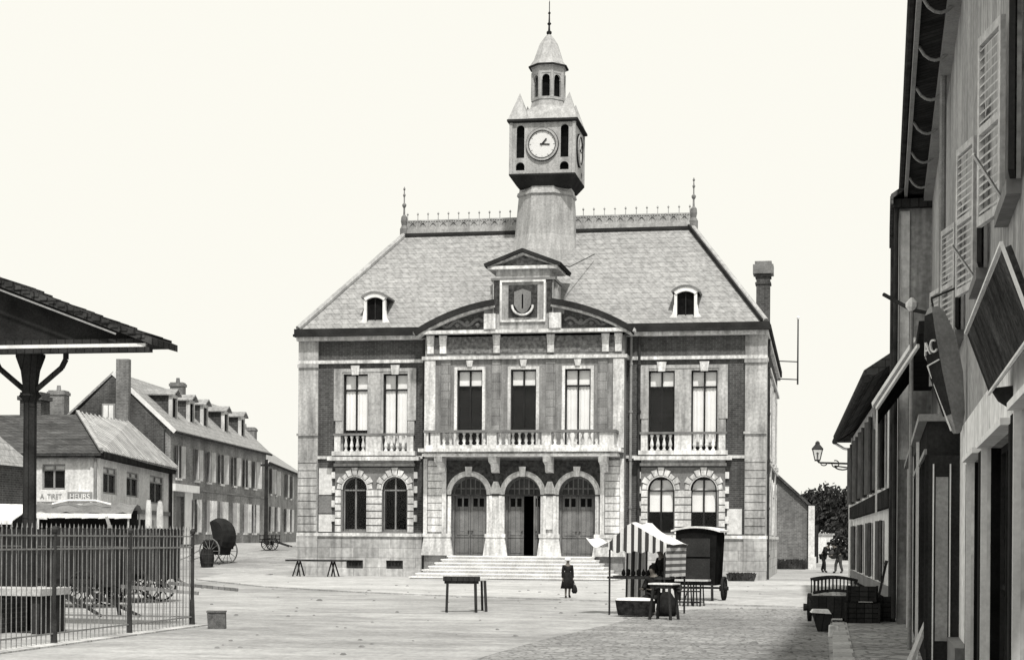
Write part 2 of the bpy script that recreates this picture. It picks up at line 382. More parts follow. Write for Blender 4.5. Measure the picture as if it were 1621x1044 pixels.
# bays with windows
def bay(s, T=None, cs=(5.8, 7.6), par=H):
    a, b = sorted((s*4.95, s*8.5))
    f = MB(T); f.wall(a, b, 5.22, 8.95, -.07, 0, side(FFo, s)); f.box(a-.08*1, a+.3, -.1, -.07, 6.75, 8.99); f.box(b-.3, b+.08, -.1, -.07, 6.75, 8.99)
    f.box(a+.3, b-.3, -.1, -.07, 8.85, 8.99)
    f.each('window_surround', 'stone', par)
    k = MB(T)
    for c in cs: k.prism([(s*c-.15, 8.72), (s*c+.15, 8.72), (s*c+.2, 9.12), (s*c-.2, 9.12)], -.17, -.1)
    k.each('keystone', 'stone_light', par)
    g = MB(T); g.wall(a, b, 1.9, 4.72, -.06, 0, side(GFo, s)); g.each('arch_backing', 'stone_joint', par)
    q = MB(T)
    for x0, x1, alt in ((a, a+.28, .05), (a+1.42, a+2.13, 0), (b-.28, b, .05)): quoins(q, x0+.02, x1-.0, 1.92, 3.78, -.12, -.06, .31, .05, alt*0)
    quoins(q, a-.16, a+.0, 1.92+.31, 4.7, -.1, -.0, .62, .33); quoins(q, b, b+.16, 1.92+.31, 4.7, -.1, 0, .62, .33)
    for c in cs:
        for i in range(9):
            t0 = PI*i/9+.03; t1 = PI*(i+1)/9-.03; rr = .88 if i % 2 else .8
            if i == 4: rr = .95
            q.prism([(s*c+r*math.cos(t), 3.78+r*math.sin(t)) for r, t in ((.62, t0), (rr, t0), (rr, t1), (.62, t1))], -.13, -.06)
        q.ring(s*c, 3.78, .55, .61, -.1, -.06)
    q.each('rusticated_arch', 'stone_light', par)
    sl = MB(T); sl.box(a-.1, b+.1, -.3, 0, 5.24, 5.42); sl.box(a-.28, b+.28, -.4, 0, 5.02, 5.18); sl.each('balcony_sill', 'stone_light', par)
    s2 = MB(T); s2.box(a-.05, b+.05, -.16, 0, 4.78, 4.9); s2.box(a, b, -.1, 0, 4.9, 5.02); s2.each('lower_moulding', 'stone', par)
    bl = MB(T); bl.box(a, a+.28, -.24, -.1, 5.42, 6.1); bl.box(b-.28, b, -.24, -.1, 5.42, 6.1); bl.box(a+1.42, a+2.13, -.24, -.1, 5.42, 6.1)
    for c in cs:
        for i in range(4): baluster(bl, s*c-.39+.26*i, -.17, 5.42, .66, .085)
    bl.each('balustrade', 'stone_light', par); MB(T).box(a-.05, b+.05, -.28, -.06, 6.1, 6.19).build('rail', 'lead', par)
for s in (-1, 1): bay(s)
fills = {-7.6: 'curtain', -5.8: 'curtain', 5.8: 'blind', 7.6: 'curtain'}
for c, fl in fills.items():
    window(H, c, 5.42, 8.76, 1.1, fill=fl, tr=8.05, low={-7.6: 6.35, -5.8: 5.5, 7.6: 5.6}.get(c, 5.5))
    window(H, c, 1.98, 4.33, 1.1, arched=True, fill='half' if c > 0 else 'dark', tr=3.72, fm='wood_grey' if c < 0 else 'paint_dark')
for a in (3, 6.5, 10, 13.5, 17):
    window(H, a, 5.42, 8.76, 1.1, T=TS, tr=8.05, fill='curtain'); window(H, a, 1.98, 4.33, 1.1, True, T=TS, tr=3.72)
    f = MB(TS); f.box(a-.75, a-.55, -.07, 0, 5.42, 8.9); f.box(a+.55, a+.75, -.07, 0, 5.42, 8.9); f.box(a-.55, a+.55, -.07, 0, 8.76, 8.95)
    f.box(a-.8, a+.8, -.16, 0, 5.24, 5.42); f.box(a-.75, a-.55, -.07, 0, 1.95, 3.78); f.box(a+.55, a+.75, -.07, 0, 1.95, 3.78); f.ring(a, 3.78, .55, .78, -.08, 0)
    f.each('window_surround', 'stone_light', H)
MB(TS).box(7.9, 8.6, -.08, 0, 1.9, 9.2).box(15, 15.7, -.08, 0, 1.9, 9.2).each('side_pilaster', 'stone', H)
# --- central projecting bay
YC = -.8
Do = [(c-.78, c+.78, .98, 4.33, True) for c in (-2.33, 0, 2.33)]
Fo = [(c-.55, c+.55, 5.5, 8.8, False) for c in (-2.33, 0, 2.33)]
c1 = MB().wall(-4.3, 4.3, .98, 5.1, YC, YC+.4, Do); c1.box(-4.3, -3.9, YC+.4, .4, -.3, 5.1); c1.box(3.9, 4.3, YC+.4, .4, -.3, 5.1); c1.box(-4.3, 4.3, YC, YC+.4, -.3, .98)
c1.build('porch_wall', 'stone_mid', H)
c2 = MB().wall(-4.3, 4.3, 5.1, 10.3, YC, YC+.4, Fo); c2.box(-4.3, -3.9, YC+.4, .4, 5.1, 10.3); c2.box(3.9, 4.3, YC+.4, .4, 5.1, 10.3); c2.build('upper_stone_wall', 'stone_grey', H)
# spandrel relief over the doors
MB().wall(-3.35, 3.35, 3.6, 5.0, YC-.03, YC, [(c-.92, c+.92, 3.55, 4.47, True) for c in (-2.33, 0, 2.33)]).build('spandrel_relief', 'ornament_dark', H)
ar = MB()
for c in (-2.33, 0, 2.33):
    ar.ring(c, 3.55, .78, .93, YC-.1, YC); ar.ring(c, 3.55, .93, 1.0, YC-.05, YC)
    for sg in (-1, 1):
        a, b = sorted((c+sg*.78, c+sg*.92)); ar.box(a, b, YC-.08, YC, 1.9, 3.5)
ar.each('archivolt', 'stone_light', H)
ks = MB()
for c in (-2.33, 0, 2.33): ks.prism([(c-.1, 4.3), (c+.1, 4.3), (c+.15, 4.72), (c-.15, 4.72)], YC-.2, YC-.1)
ks.each('keystone', 'stone_light', H)
pr = MB(); pc = MB()
for c, hw in ((-1.165, .385), (1.165, .385), (-3.7, .56), (3.7, .56)):
    # flared foot, cap band and panelled shaft
    pr.prism([(c-hw-.14, .98), (c+hw+.14, .98), (c+hw+.02, 1.75), (c-hw-.02, 1.75)], YC-.16, YC)
    pc.box(c-hw-.06, c+hw+.06, YC-.2, YC, 1.75, 1.9)
    if hw < .5:
        pr.box(c-.28, c-.15, YC-.12, YC, 1.9, 3.5); pr.box(c+.15, c+.28, YC-.12, YC, 1.9, 3.5); pr.box(c-.15, c+.15, YC-.06, YC, 1.9, 3.5)
        pr.prism([(c-.3, 3.58), (c+.3, 3.58), (c+.1, 4.1), (c-.1, 4.1)], YC-.07, YC-.03)
    else:
        s = 1 if c > 0 else -1; a, b = sorted((s*3.32, s*3.5)); pr.box(a, b, YC-.12, YC, 1.9, 4.7); a, b = sorted((s*4.16, s*4.32)); pr.box(a, b, YC-.1, YC, 1.9, 5.05)
        quoins(pr, min(s*3.52, s*4.14), max(s*3.52, s*4.14), 1.95, 5.0, YC-.05, YC, .31, .03)
pr.each('pier', 'stone_light', H); pc.each('pier_cap', 'stone_light', H)
MB().box(-3.3, 3.3, YC-.09, YC+.25, 3.49, 3.56).build('transom_rail', 'iron', H)
# doors
for c in (-2.33, 0, 2.33):
    d = MB().box(c-.78, c-.7, YC+.28, YC+.38, .98, 3.5); d.box(c+.7, c+.78, YC+.28, YC+.38, .98, 3.5)
    d.ring(c, 3.55, .68, .78, YC+.28, YC+.38)
    for x_ in (-.42, -.21, 0, .21, .42): d.bar((c+x_, YC+.33, 3.56), (c+x_, YC+.33, 3.55+math.sqrt(.49-x_*x_)), .05, .04)
    d.box(c-.66, c+.66, YC+.3, YC+.335, 3.78, 3.84)
    d = d.build('door', 'wood_door', H)
    MB().prism([(c+.7*math.cos(a*PI/12), 3.57+.7*math.sin(a*PI/12)) for a in range(13)], YC+.34, YC+.345).build('fanlight', 'fan_wood', d)
    for sg in (-1, 1):
        op = (c == 0 and sg > 0)
        l = MB(RZ(R(80) if op else 0, (c+sg*.7, YC+.33, 0))); z = [1.0, 1.75, 2.9, 3.1, 3.38, 3.48]
        w0, w1 = (-sg*.02, -sg*.69); a, b = sorted((w0, w1))
        l.box(a, b, 0, .05, 1.0, 3.05); l.box(a, b, 0, .05, 3.4, 3.49); l.box(a, a+.1, 0, .05, 3.05, 3.4); l.box(b-.1, b, 0, .05, 3.05, 3.4); l.box((a+b)/2-.04, (a+b)/2+.04, 0, .05, 3.05, 3.4)
        for za, zb in ((1.1, 1.7), (1.85, 2.9)): l.box(a+.08, b-.08, -.02, 0, za, zb)
        l.box(a, b, -.03, 0, 1.75, 1.8); lo = l.build('door_leaf', 'wood_door', d)
        MB(l.T).box(a+.05, b-.05, .02, .03, 3.04, 3.41).build('door_light', 'black_wood_and_shade', lo)
        MB(l.T).lathe((w1+sg*.07, -.05, 2.0), [(.02, -.03), (.04, 0), (.02, .03)], 8).build('door_knob', 'iron', lo)
MB().box(-3.3, 3.3, YC+2.2, YC+2.25, .5, 5).box(-3.3, 3.3, YC+.4, YC+2.2, .9, .97).build('vestibule', 'black_wood_and_shade', H)
# first floor of the central bay
sp = MB()
for c in (-2.33, 0, 2.33):
    for sg in (-1, 1):
        a, b = sorted((c+sg*.55, c+sg*.68)); sp.box(a, b, YC-.07, YC, 5.5, 8.8)
    sp.box(c-.68, c+.68, YC-.07, YC, 8.8, 8.93); sp.prism([(c-.1, 8.93), (c+.1, 8.93), (c+.15, 9.2), (c-.15, 9.2)], YC-.13, YC)
for s in (-1, 1):
    a, b = sorted((s*3.83, s*4.3)); sp.box(a, b, YC-.1, YC, 5.5, 9.22)
sp.each('window_surround', 'stone_light', H)
pn = MB()
for c in (-3.38, -1.165, 1.165, 3.38):
    pn.box(c-.2, c+.2, YC-.05, YC, 5.5, 9.22); pn.box(c-.13, c+.13, YC-.08, YC-.05, 5.6, 9.05)
pn.each('panelled_pilaster', 'stone_mid', H)
window(H, -2.33, 5.5, 8.8, 1.1, fill='blind', tr=8.08, y=YC+.12); window(H, 0, 5.5, 8.8, 1.1, fill='blind', tr=8.08, y=YC+.12)
window(H, 2.33, 5.5, 8.8, 1.1, fill='curtain', tr=8.08, y=YC+.12)
MB().box(-4.42, 4.42, YC-.14, 0, 9.24, 9.38).build('upper_string', 'stone_light', H)
fr = MB().box(-4.2, 4.2, YC-.03, YC, 9.5, 10.2)
for k in range(27): fr.box(-4.1+k*.307, -4.1+k*.307+.16, YC-.08, YC-.03, 9.98, 10.14)
fr.build('frieze', 'ornament', H)
fc = MB()
for c in (-4.05, -3.5, -1.165, 1.165, 3.5, 4.05): fc.box(c-.14, c+.14, YC-.12, YC-.03, 9.5, 9.85); fc.prism([(c-.14, 9.85), (c+.14, 9.85), (c+.17, 10.25), (c-.17, 10.25)], YC-.15, YC-.03)
fc.each('frieze_bracket', 'stone_light', H)
MB().box(-4.75, 4.75, YC-.42, 0, 10.3, 10.44).build('pediment_base', 'stone_light', H)
# segmental pediment
RP = 8.9; zc = 10.46+1.25-RP; A = math.asin(4.7/RP)
def arcp(t, r): return (r*math.sin(t), zc+r*math.cos(t))
ty = MB(); ty.prism([arcp(-A+2*A*i/20, RP-.2) for i in range(21)], YC, YC+.35); ty.build('tympanum', 'brick', H)
a1 = MB(); a2 = MB()
for i in range(24):
    t0 = -A+2*A*i/24; t1 = -A+2*A*(i+1)/24
    if abs(t0+t1)/2*RP < 1.35: continue
    a1.prism([arcp(t0, RP-.16), arcp(t0, RP+.08), arcp(t1, RP+.08), arcp(t1, RP-.16)], YC-.5, .6); a2.prism([arcp(t0, RP-.25), arcp(t0, RP-.16), arcp(t1, RP-.16), arcp(t1, RP-.25)], YC-.38, YC+.2)
a1.each('arched_cornice', 'lead_dark', H); a2.each('arched_moulding', 'stone_light', H)
rl = MB()
for s in (-1, 1):
    rl.path([(s*(1.75+1.9*k/10), YC-.03, 10.72+.13*math.sin(k*1.3)+.12*(1-k/10)) for k in range(11)], .07)
    for k in range(4): rl.lathe((s*(2.0+.45*k), YC-.03, 10.7+.1*(k % 2)), [(.02, -.1), (.13, 0), (.02, .1)], 8)
rl.each('foliage_relief', 'stone_joint', H)
# aedicule with shield
ae = MB().box(-1.3, 1.3, YC-.3, .9, 10.46, 12.5); ae.box(-1.15, 1.15, YC-.32, .8, 12.6, 12.95); ae.build('gable_block', 'stone', H)
MB().box(-1.38, 1.38, YC-.38, .95, 12.5, 12.6).build('gable_architrave', 'lead', H)
af = MB()
af.box(-.98, -.9, YC-.38, YC-.3, 10.75, 12.5); af.box(.9, .98, YC-.38, YC-.3, 10.75, 12.5); af.box(-.9, .9, YC-.38, YC-.3, 12.42, 12.5); af.box(-.9, .9, YC-.38, YC-.3, 10.75, 10.83)
af.box(-1.65, -1.15, YC-.48, YC-.3, 10.46, 11.1); af.box(1.15, 1.65, YC-.48, YC-.3, 10.46, 11.1)
af.each('gable_moulding', 'stone_light', H)
ap = MB(); ap.box(-.62, .62, YC-.33, YC-.3, 10.95, 12.3); ap.box(-1.25, -1.02, YC-.34, YC-.3, 11.15, 12.5); ap.box(1.02, 1.25, YC-.34, YC-.3, 11.15, 12.5); ap.each('gable_panel', 'ornament_dark', H)
sh = MB(); sh.prism([(-.36, 12.0), (0, 12.12), (.36, 12.0), (.36, 11.45), (.2, 11.2), (0, 11.08), (-.2, 11.2), (-.36, 11.45)], YC-.42, YC-.33); sh.build('shield', 'stone_joint', H)
s2 = MB(); s2.box(-.03, .03, YC-.3, YC-.42, 11.3, 11.9); s2.path([(.45*math.cos(t), YC-.42, 11.45+.42*math.sin(t)) for t in [PI+PI*k/10 for k in range(11)]], .05); s2.build('shield_wreath', 'stone_light', H)
s3 = MB()
for s in (-1, 1):
    s3.prism([(s*1.3, 11.1), (s*1.72, 11.1), (s*1.75, 11.35), (s*1.5, 11.6), (s*1.45, 12.1), (s*1.5, 12.3), (s*1.3, 12.45)], YC-.05, YC+.3)
s3.each('scroll', 'stone', H)
MB().box(-1.5, 1.5, YC-.5, .95, 12.95, 13.08).build('gable_cornice', 'stone_light', H)
pd = MB(); pd.prism([(-1.4, 13.08), (1.4, 13.08), (0, 13.6)], YC-.15, .9); pd.build('gable_tympanum', 'ornament', H)
pe = MB()
for s in (-1, 1):
    pe.prism([(s*1.6, 13.03), (0, 13.65), (0, 13.8), (s*1.66, 13.18)], YC-.58, 1.6)
pe.build('gable_roof', 'lead_dark', H)
pe = MB()
for s in (-1, 1): pe.prism([(s*1.45, 13.08), (s*1.3, 13.08), (0, 13.55), (0, 13.63)], YC-.5, YC-.15)
pe.each('raking_moulding', 'stone', H)
# balcony
bs = MB().box(-4.3, 4.3, -2.0, YC, 5.3, 5.44); bs.box(-4.05, 4.05, -1.85, YC, 5.44, 5.58); bs.box(-4.15, 4.15, -1.9, YC, 5.12, 5.22); bs.box(-4.1, 4.1, -1.75, YC, 5.22, 5.3)
bal = bs.build('balcony', 'stone_light', H)
bb = MB()
for c in (-3.6, -1.165, 1.165, 3.6): bb.box(c-.2, c+.2, -1.82, -1.5, 5.58, 6.1)
bb.box(3.8, 4.0, -1.82, YC, 5.58, 6.1); bb.box(-4.0, -3.9, -1.82, YC, 5.58, 6.1)
bb.each('balcony_pier', 'stone_light', bal)
for a, b in ((-3.4, -1.365), (-.965, .965), (1.365, 3.4)):
    for i in range(7): m_ = MB(); baluster(m_, a+(b-a)*(i+.5)/7, -1.66, 5.58, .54, .085); m_.build('baluster', 'stone_light', bal, smooth=True)
MB().box(-4.1, 4.1, -1.9, -1.42, 6.1, 6.2).box(3.75, 4.1, -1.42, YC, 6.1, 6.2).box(-4.1, -3.75, -1.42, YC, 6.1, 6.2).build('balcony_rail', 'lead', bal)
for c in (-3.5, -1.165, 1.165, 3.5):
    k = MB().prism([(YC, 4.45), (YC-.25, 4.5), (YC-.35, 4.78), (YC-.85, 4.9), (YC-.95, 5.12), (YC, 5.12)], c-.17, c+.17, 'yz'); k.build('console', 'stone_light', bal)
# steps
stp = MB()
for k in range(7):
    z1 = .98-.14*k; hw = 3.05+.2*k; yf = -1.9-.3*k
    stp.box(-hw+.06, hw+.06, yf, YC-.16, z1-.14, z1-.055); stp.box(-hw+.03, hw+.09, yf-.07, YC-.16, z1-.05, z1)
stp.build('entrance_steps', 'step_stone', H)
# roof
E0, T0 = 10.65, 15.6
rp = [(-10.2, -.35, E0), (10.2, -.35, E0), (10.2, SL+.2, E0), (-10.2, SL+.2, E0)]; rt = [(-6.65, 4.8, T0), (6.65, 4.8, T0), (6.65, 15.2, T0), (-6.65, 15.2, T0)]
MB().loft([rp, rt]).build('slate_roof', 'slate', H)
hp = MB()
for a, b in zip(rp, rt): hp.tube((a[0]*.995, a[1], a[2]+.08), (b[0], b[1], b[2]+.06), .13, .13, 8)
hp.each('hip_flashing', 'zinc', H)
hd = MB(); hd.bar((10.0, -.4, E0+.1), (6.5, 4.72, T0+.08), .1, .12); hd.bar((-6.7, 4.68, T0-.02), (6.7, 4.68, T0-.02), .12, .14); hd.build('roof_edge_lead', 'lead_dark', H)
cr = MB(); cr.box(-6.75, 6.75, 4.72, 4.92, T0+.02, T0+.24); cr.box(-6.7, 6.7, 4.8, 4.83, T0+.24, T0+.34); cr.box(-6.7, 6.7, 4.8, 4.83, T0+.62, T0+.68); cr.box(-6.7, 6.7, 4.832, 4.84, T0+.3, T0+.62)
n = 27
for i in range(n+1):
    x = -6.55+13.1*i/n
    cr.tube((x, 4.815, T0+.2), (x, 4.815, T0+.98), .025, .018, 5); cr.lathe((x, 4.815, T0+.95), [(.01, -.06), (.055, 0), (.01, .08)], 6)
    if i < n:
        cx = x+13.1/n/2; cr.ring(cx, T0+.34, .16, .2, 4.8, 4.83, 0, PI, 6); cr.ring(cx, T0+.62, .1, .14, 4.8, 4.83, PI, 2*PI, 6); cr.box(cx-.015, cx+.015, 4.8, 4.83, T0+.34, T0+.62)
cr.build('roof_cresting', 'zinc', H)
for s in (-1, 1):
    m_ = MB(); m_.lathe((s*6.72, 4.82, T0-.1), [(.2, 0), (.2, .4), (.12, .55), (.16, .75), (.14, .95), (.05, 1.05), (.04, 1.35), (.1, 1.45), (.1, 1.52), (.03, 1.6), (.03, 1.85), (.07, 1.95), (.03, 2.02), (.02, 2.15), (.06, 2.22), (.0, 2.35)], 8); m_.build('roof_finial', 'lead', H)
# dormers
for s in (-1, 1):
    c = s*6.78
    d = MB(); d.box(c-.48, c-.36, -.02, .2, 10.72, 11.95); d.box(c+.36, c+.48, -.02, .2, 10.72, 11.95); d.box(c-.36, c+.36, -.02, .2, 10.72, 10.85)
    for i in range(8):
        t0 = R(50)+R(80)*i/8; t1 = R(50)+R(80)*(i+1)/8
        d.prism([(c+r*math.cos(t), 11.45+r*math.sin(t)) for r, t in ((.62, t0), (.8, t0), (.8, t1), (.62, t1))], -.06, .22)
    for q in (-1, 1): d.prism([(c+q*.48, 10.72), (c+q*.72, 10.72), (c+q*.7, 10.95), (c+q*.55, 11.15), (c+q*.5, 11.5), (c+q*.48, 11.5)], 0, .16)
    dd = d.build('dormer', 'paint_white', H)
    MB().box(c-.4, c-.36, .2, 1.4, 10.8, 11.95).box(c+.36, c+.4, .2, 1.4, 10.8, 11.95).each('dormer_cheek', 'slate_dark', dd)
    rf = MB()
    for i in range(8):
        t0 = R(45)+R(90)*i/8; t1 = R(45)+R(90)*(i+1)/8
        rf.prism([(c+r*math.cos(t), 11.45+r*math.sin(t)) for r, t in ((.8, t0), (.88, t0), (.88, t1), (.8, t1))], -.1, 1.6)
    rf.each('dormer_roof', 'lead', dd)
    wv = MB().box(c-.36, c+.36, .12, .16, 10.85, 12.1); wv.build('dormer_light', 'black_wood_and_shade', dd)
    wb = MB().box(c-.02, c+.02, .08, .118, 10.85, 12.05); wb.box(c-.36, c-.32, .08, .118, 10.85, 12.0); wb.box(c+.32, c+.36, .08, .118, 10.85, 12.0); wb.build('dormer_frame', 'paint_dark', dd)
# chimney
ch = MB().box(9.55, 10.15, 4.6, 5.3, 10.4, 13.3); ch.box(9.45, 10.25, 4.5, 5.4, 10.4, 11.0); ch.box(9.5, 10.2, 4.55, 5.35, 13.0, 13.08); ch.box(9.5, 10.2, 4.55, 5.35, 13.3, 13.45)
ch.build('chimney', 'brick', H); MB().box(9.4, 10.3, 4.45, 5.45, 13.45, 13.85).box(9.48, 10.22, 4.53, 5.37, 13.85, 14.0).each('chimney_cap', 'lead', H)
# drainpipes
for x, y, m_ in ((-4.5, -.12, 'iron'), (4.5, -.12, 'paint_grey'), (4.85, -.12, 'iron'), (10.24, 1.6, 'iron')):
    d = MB().tube((x, y, .05), (x, y, 10.2), .06, .06, 8)
    for z in (1.0, 3, 5, 7, 9): d.tube((x, y, z), (x, y, z+.1), .085, .085, 8)
    d.each('drainpipe', m_, H)
# notices
for x0, x1, z0, z1, m_ in ((-9.25, -8.65, 3.55, 4.7, 'paper'), (-9.25, -8.65, 2.75, 3.5, 'stone_joint'), (-9.25, -8.65, 1.95, 2.7, 'paper'), (8.58, 9.2, 1.95, 3.0, 'paper')):
    MB().box(x0, x1, -.035, -.001, z0, z1).each('notice_board', m_, H)
MB().box(1.02, 1.31, YC-.15, YC-.121, 2.1, 2.75).each('notice_board', 'paper', H)
# --- tower
def octa(r, z, cx=0., cy=0., rot=PI/8): return [(cx+r/math.cos(PI/8)*math.cos(rot+PI/4*i), cy+r/math.cos(PI/8)*math.sin(rot+PI/4*i), z) for i in range(8)]
def sqr(h, z, e=.01): return [(h, -h*e-0, z), (h, h-0, z), (h*e, h, z), (-h, h, z), (-h, h*e, z), (-h, -h, z), (-h*e, -h, z), (h, -h, z)]
def sq8(h, z): a = h; b = h*.995; return [(a, b*.999, z), (b, a, z), (-b, a, z), (-a, b, z), (-a, -b, z), (-b, -a, z), (b, -a, z), (a, -b, z)]
TT = Matrix.Translation((.04, 4.45, 11.5)) @ Matrix.Rotation(R(.35), 4, 'Y') @ Matrix.Translation((0, 0, -11.5))
sf = MB(TT).loft([octa(1.75, 11.5), octa(1.52, 14.5), octa(1.36, 15.2), octa(1.19, 17.35)]).build('tower_shaft', 'zinc', H)
MB(TT).loft([octa(1.24, 16.98), octa(1.3, 17.03), octa(1.27, 17.16), octa(1.21, 17.2)]).build('collar', 'zinc', sf)
MB(TT).loft([sq8(1.1, 17.3), sq8(1.2, 17.36), sq8(1.5, 17.78), sq8(1.5, 17.84)]).build('corbel', 'lead_dark', sf)
LZ = [(-1.0, 18.55, 20.0, .36), (1.0, 18.55, 20.0, .36), (-1.0, 18.0, 18.36, .4), (1.0, 18.0, 18.36, .4)]
cs_ = MB()
for k in range(4):
    T = TT @ Matrix.Rotation(PI/2*k, 4, 'Z'); cs_.T = T
    cs_.wall(-1.43, 1.43-.1, 17.84, 20.1, -1.43, -1.33, [(x-w_/2, x+w_/2, a, b, True) for x, a, b, w_ in LZ])
    cs_.box(-1.5, -1.36, -1.5, -1.36, 17.84, 20.1)
cs_.T = TT; clk = cs_.build('clock_stage', 'zinc', H)
MB(TT).box(-1.2, 1.2, -1.2, 1.2, 17.86, 20.05).build('louvre', 'black_wood_and_shade', clk)
MB(TT).loft([sq8(1.45, 20.1), sq8(1.6, 20.15), sq8(1.6, 20.24), sq8(1.4, 20.3)]).build('clock_cornice', 'lead_dark', clk)
for k in (0, 1, 2, 3):
    T = TT @ Matrix.Rotation(PI/2*k, 4, 'Z')
    d = MB(T); n = 32; d.prism([(.6*math.cos(2*PI*i/n), 19.12+.6*math.sin(2*PI*i/n)) for i in range(n)], -1.5, -1.43); dl = d.build('clock_dial', 'dial', clk)
    MB(T).ring(0, 19.12, .6, .72, -1.54, -1.43, 0, 2*PI, 32).build('dial_rim', 'zinc', dl)
    MB(T).ring(0, 19.12, .595, .62, -1.555, -1.5, 0, 2*PI, 32).ring(0, 19.12, .72, .745, -1.5, -1.43, 0, 2*PI, 32).build('dial_ring', 'lead_dark', dl)
    hd = MB(T); hd.bar((-.1, -1.515, 19.13), (.34, -1.515, 19.10), .02, .06); hd.bar((-.04, -1.535, 19.08), (.2, -1.535, 19.36), .02, .06); hd.build('clock_hand', 'paint_dark', dl)
    for i in range(12):
        a = PI/6*i; d2 = MB(T).bar((.5*math.cos(a), -1.503, 19.12+.5*math.sin(a)), (.57*math.cos(a), -1.503, 19.12+.57*math.sin(a)), .008, .025) if k == 0 else None
        if d2: d2.build('hour_mark', 'lead', dl)
br_ = MB(TT).loft([sq8(1.38, 20.28), octa(.76, 21.05), octa(.7, 21.35)]).build('broach_roof', 'zinc', H)
for k in range(4):
    T = TT @ Matrix.Rotation(PI/2*k, 4, 'Z')
    MB(T).loft([[(-1.56, -1.56, 20.24), (-.62, -1.56, 20.24), (-.62, -.62, 20.24), (-1.56, -.62, 20.24)], [(-1.1, -1.15, 21.5)]*4]).build('corner_pyramid', 'zinc', br_)
ln = MB(TT); ln.loft([octa(.74, 21.33), octa(.74, 21.45)]); ln.loft([octa(.72, 22.5), octa(.72, 22.85)]); ln.loft([octa(.76, 22.8), octa(.8, 22.9)])
for i in range(8):
    a = PI/8+PI/4*i; r = .72/math.cos(PI/8)-.07; x, y = r*math.cos(a), r*math.sin(a)
    ln.tube((x, y, 21.4), (x, y, 22.6), .1, .1, 6)
    ln.T = TT @ Matrix.Rotation(PI/4*i, 4, 'Z'); ln.wall(-.24, .24, 22.2, 22.52, -.7, -.6, [(-.15, .15, 22.0, 22.42, True)]) if False else ln.wall(-.24, .24, 22.2, 22.55, -.7, -.6, [(-.17, .17, 22.19, 22.45, True)])
    ln.T = TT
lt = ln.build('lantern', 'zinc', H); MB(TT).loft([octa(.5, 21.4), octa(.5, 22.6)]).build('louvre', 'black_wood_and_shade', lt)
tr_ = MB(TT).loft([octa(.84, 22.86), octa(.82, 22.92), octa(.64, 23.2), octa(.53, 23.55), octa(.40, 23.95), octa(.2, 24.25), octa(.06, 24.42)]).build('tower_cap', 'zinc', H)
MB(TT).loft([octa(.87, 22.84), octa(.87, 22.9), octa(.8, 22.93)]).build('cap_edge', 'lead_dark', tr_)
MB(TT).lathe((0, 0, 24.36), [(.06, 0), (.12, .08), (.12, .16), (.05, .22), (.04, .45), (.1, .52), (.04, .6), (.03, .95), (.07, 1.0), (.02, 1.08), (.02, 1.5), (.0, 1.6)], 8).build('tower_finial', 'lead_dark', tr_)
# lightning cable from the gable to the roof
MB().path([(1.6, YC+.2, 13.15), (1.75, .6, 13.3), (2.5, 2.9, 14.2)], .02, 4).build('lightning_cable', 'iron', H)
# insulator pole beside the hall
ip = thing('wire_pole', 'thin iron wire pole held off the side wall of the town hall by two arms', 'pole', (-1.25, 86, 9.6))
MB().tube((0, 0, 0), (0, 0, 3.4), .045, .035, 6).build('pole', 'iron', ip)
for z in (.25, 1.15): MB().path([(0, 0, z), (-1.0, 0, z+.05)], .03).build('arm', 'iron', ip)
MB().lathe((0, 0, 3.3), [(.05, 0), (.08, .08), (.03, .16)], 8).build('insulator', 'paint_white', ip)

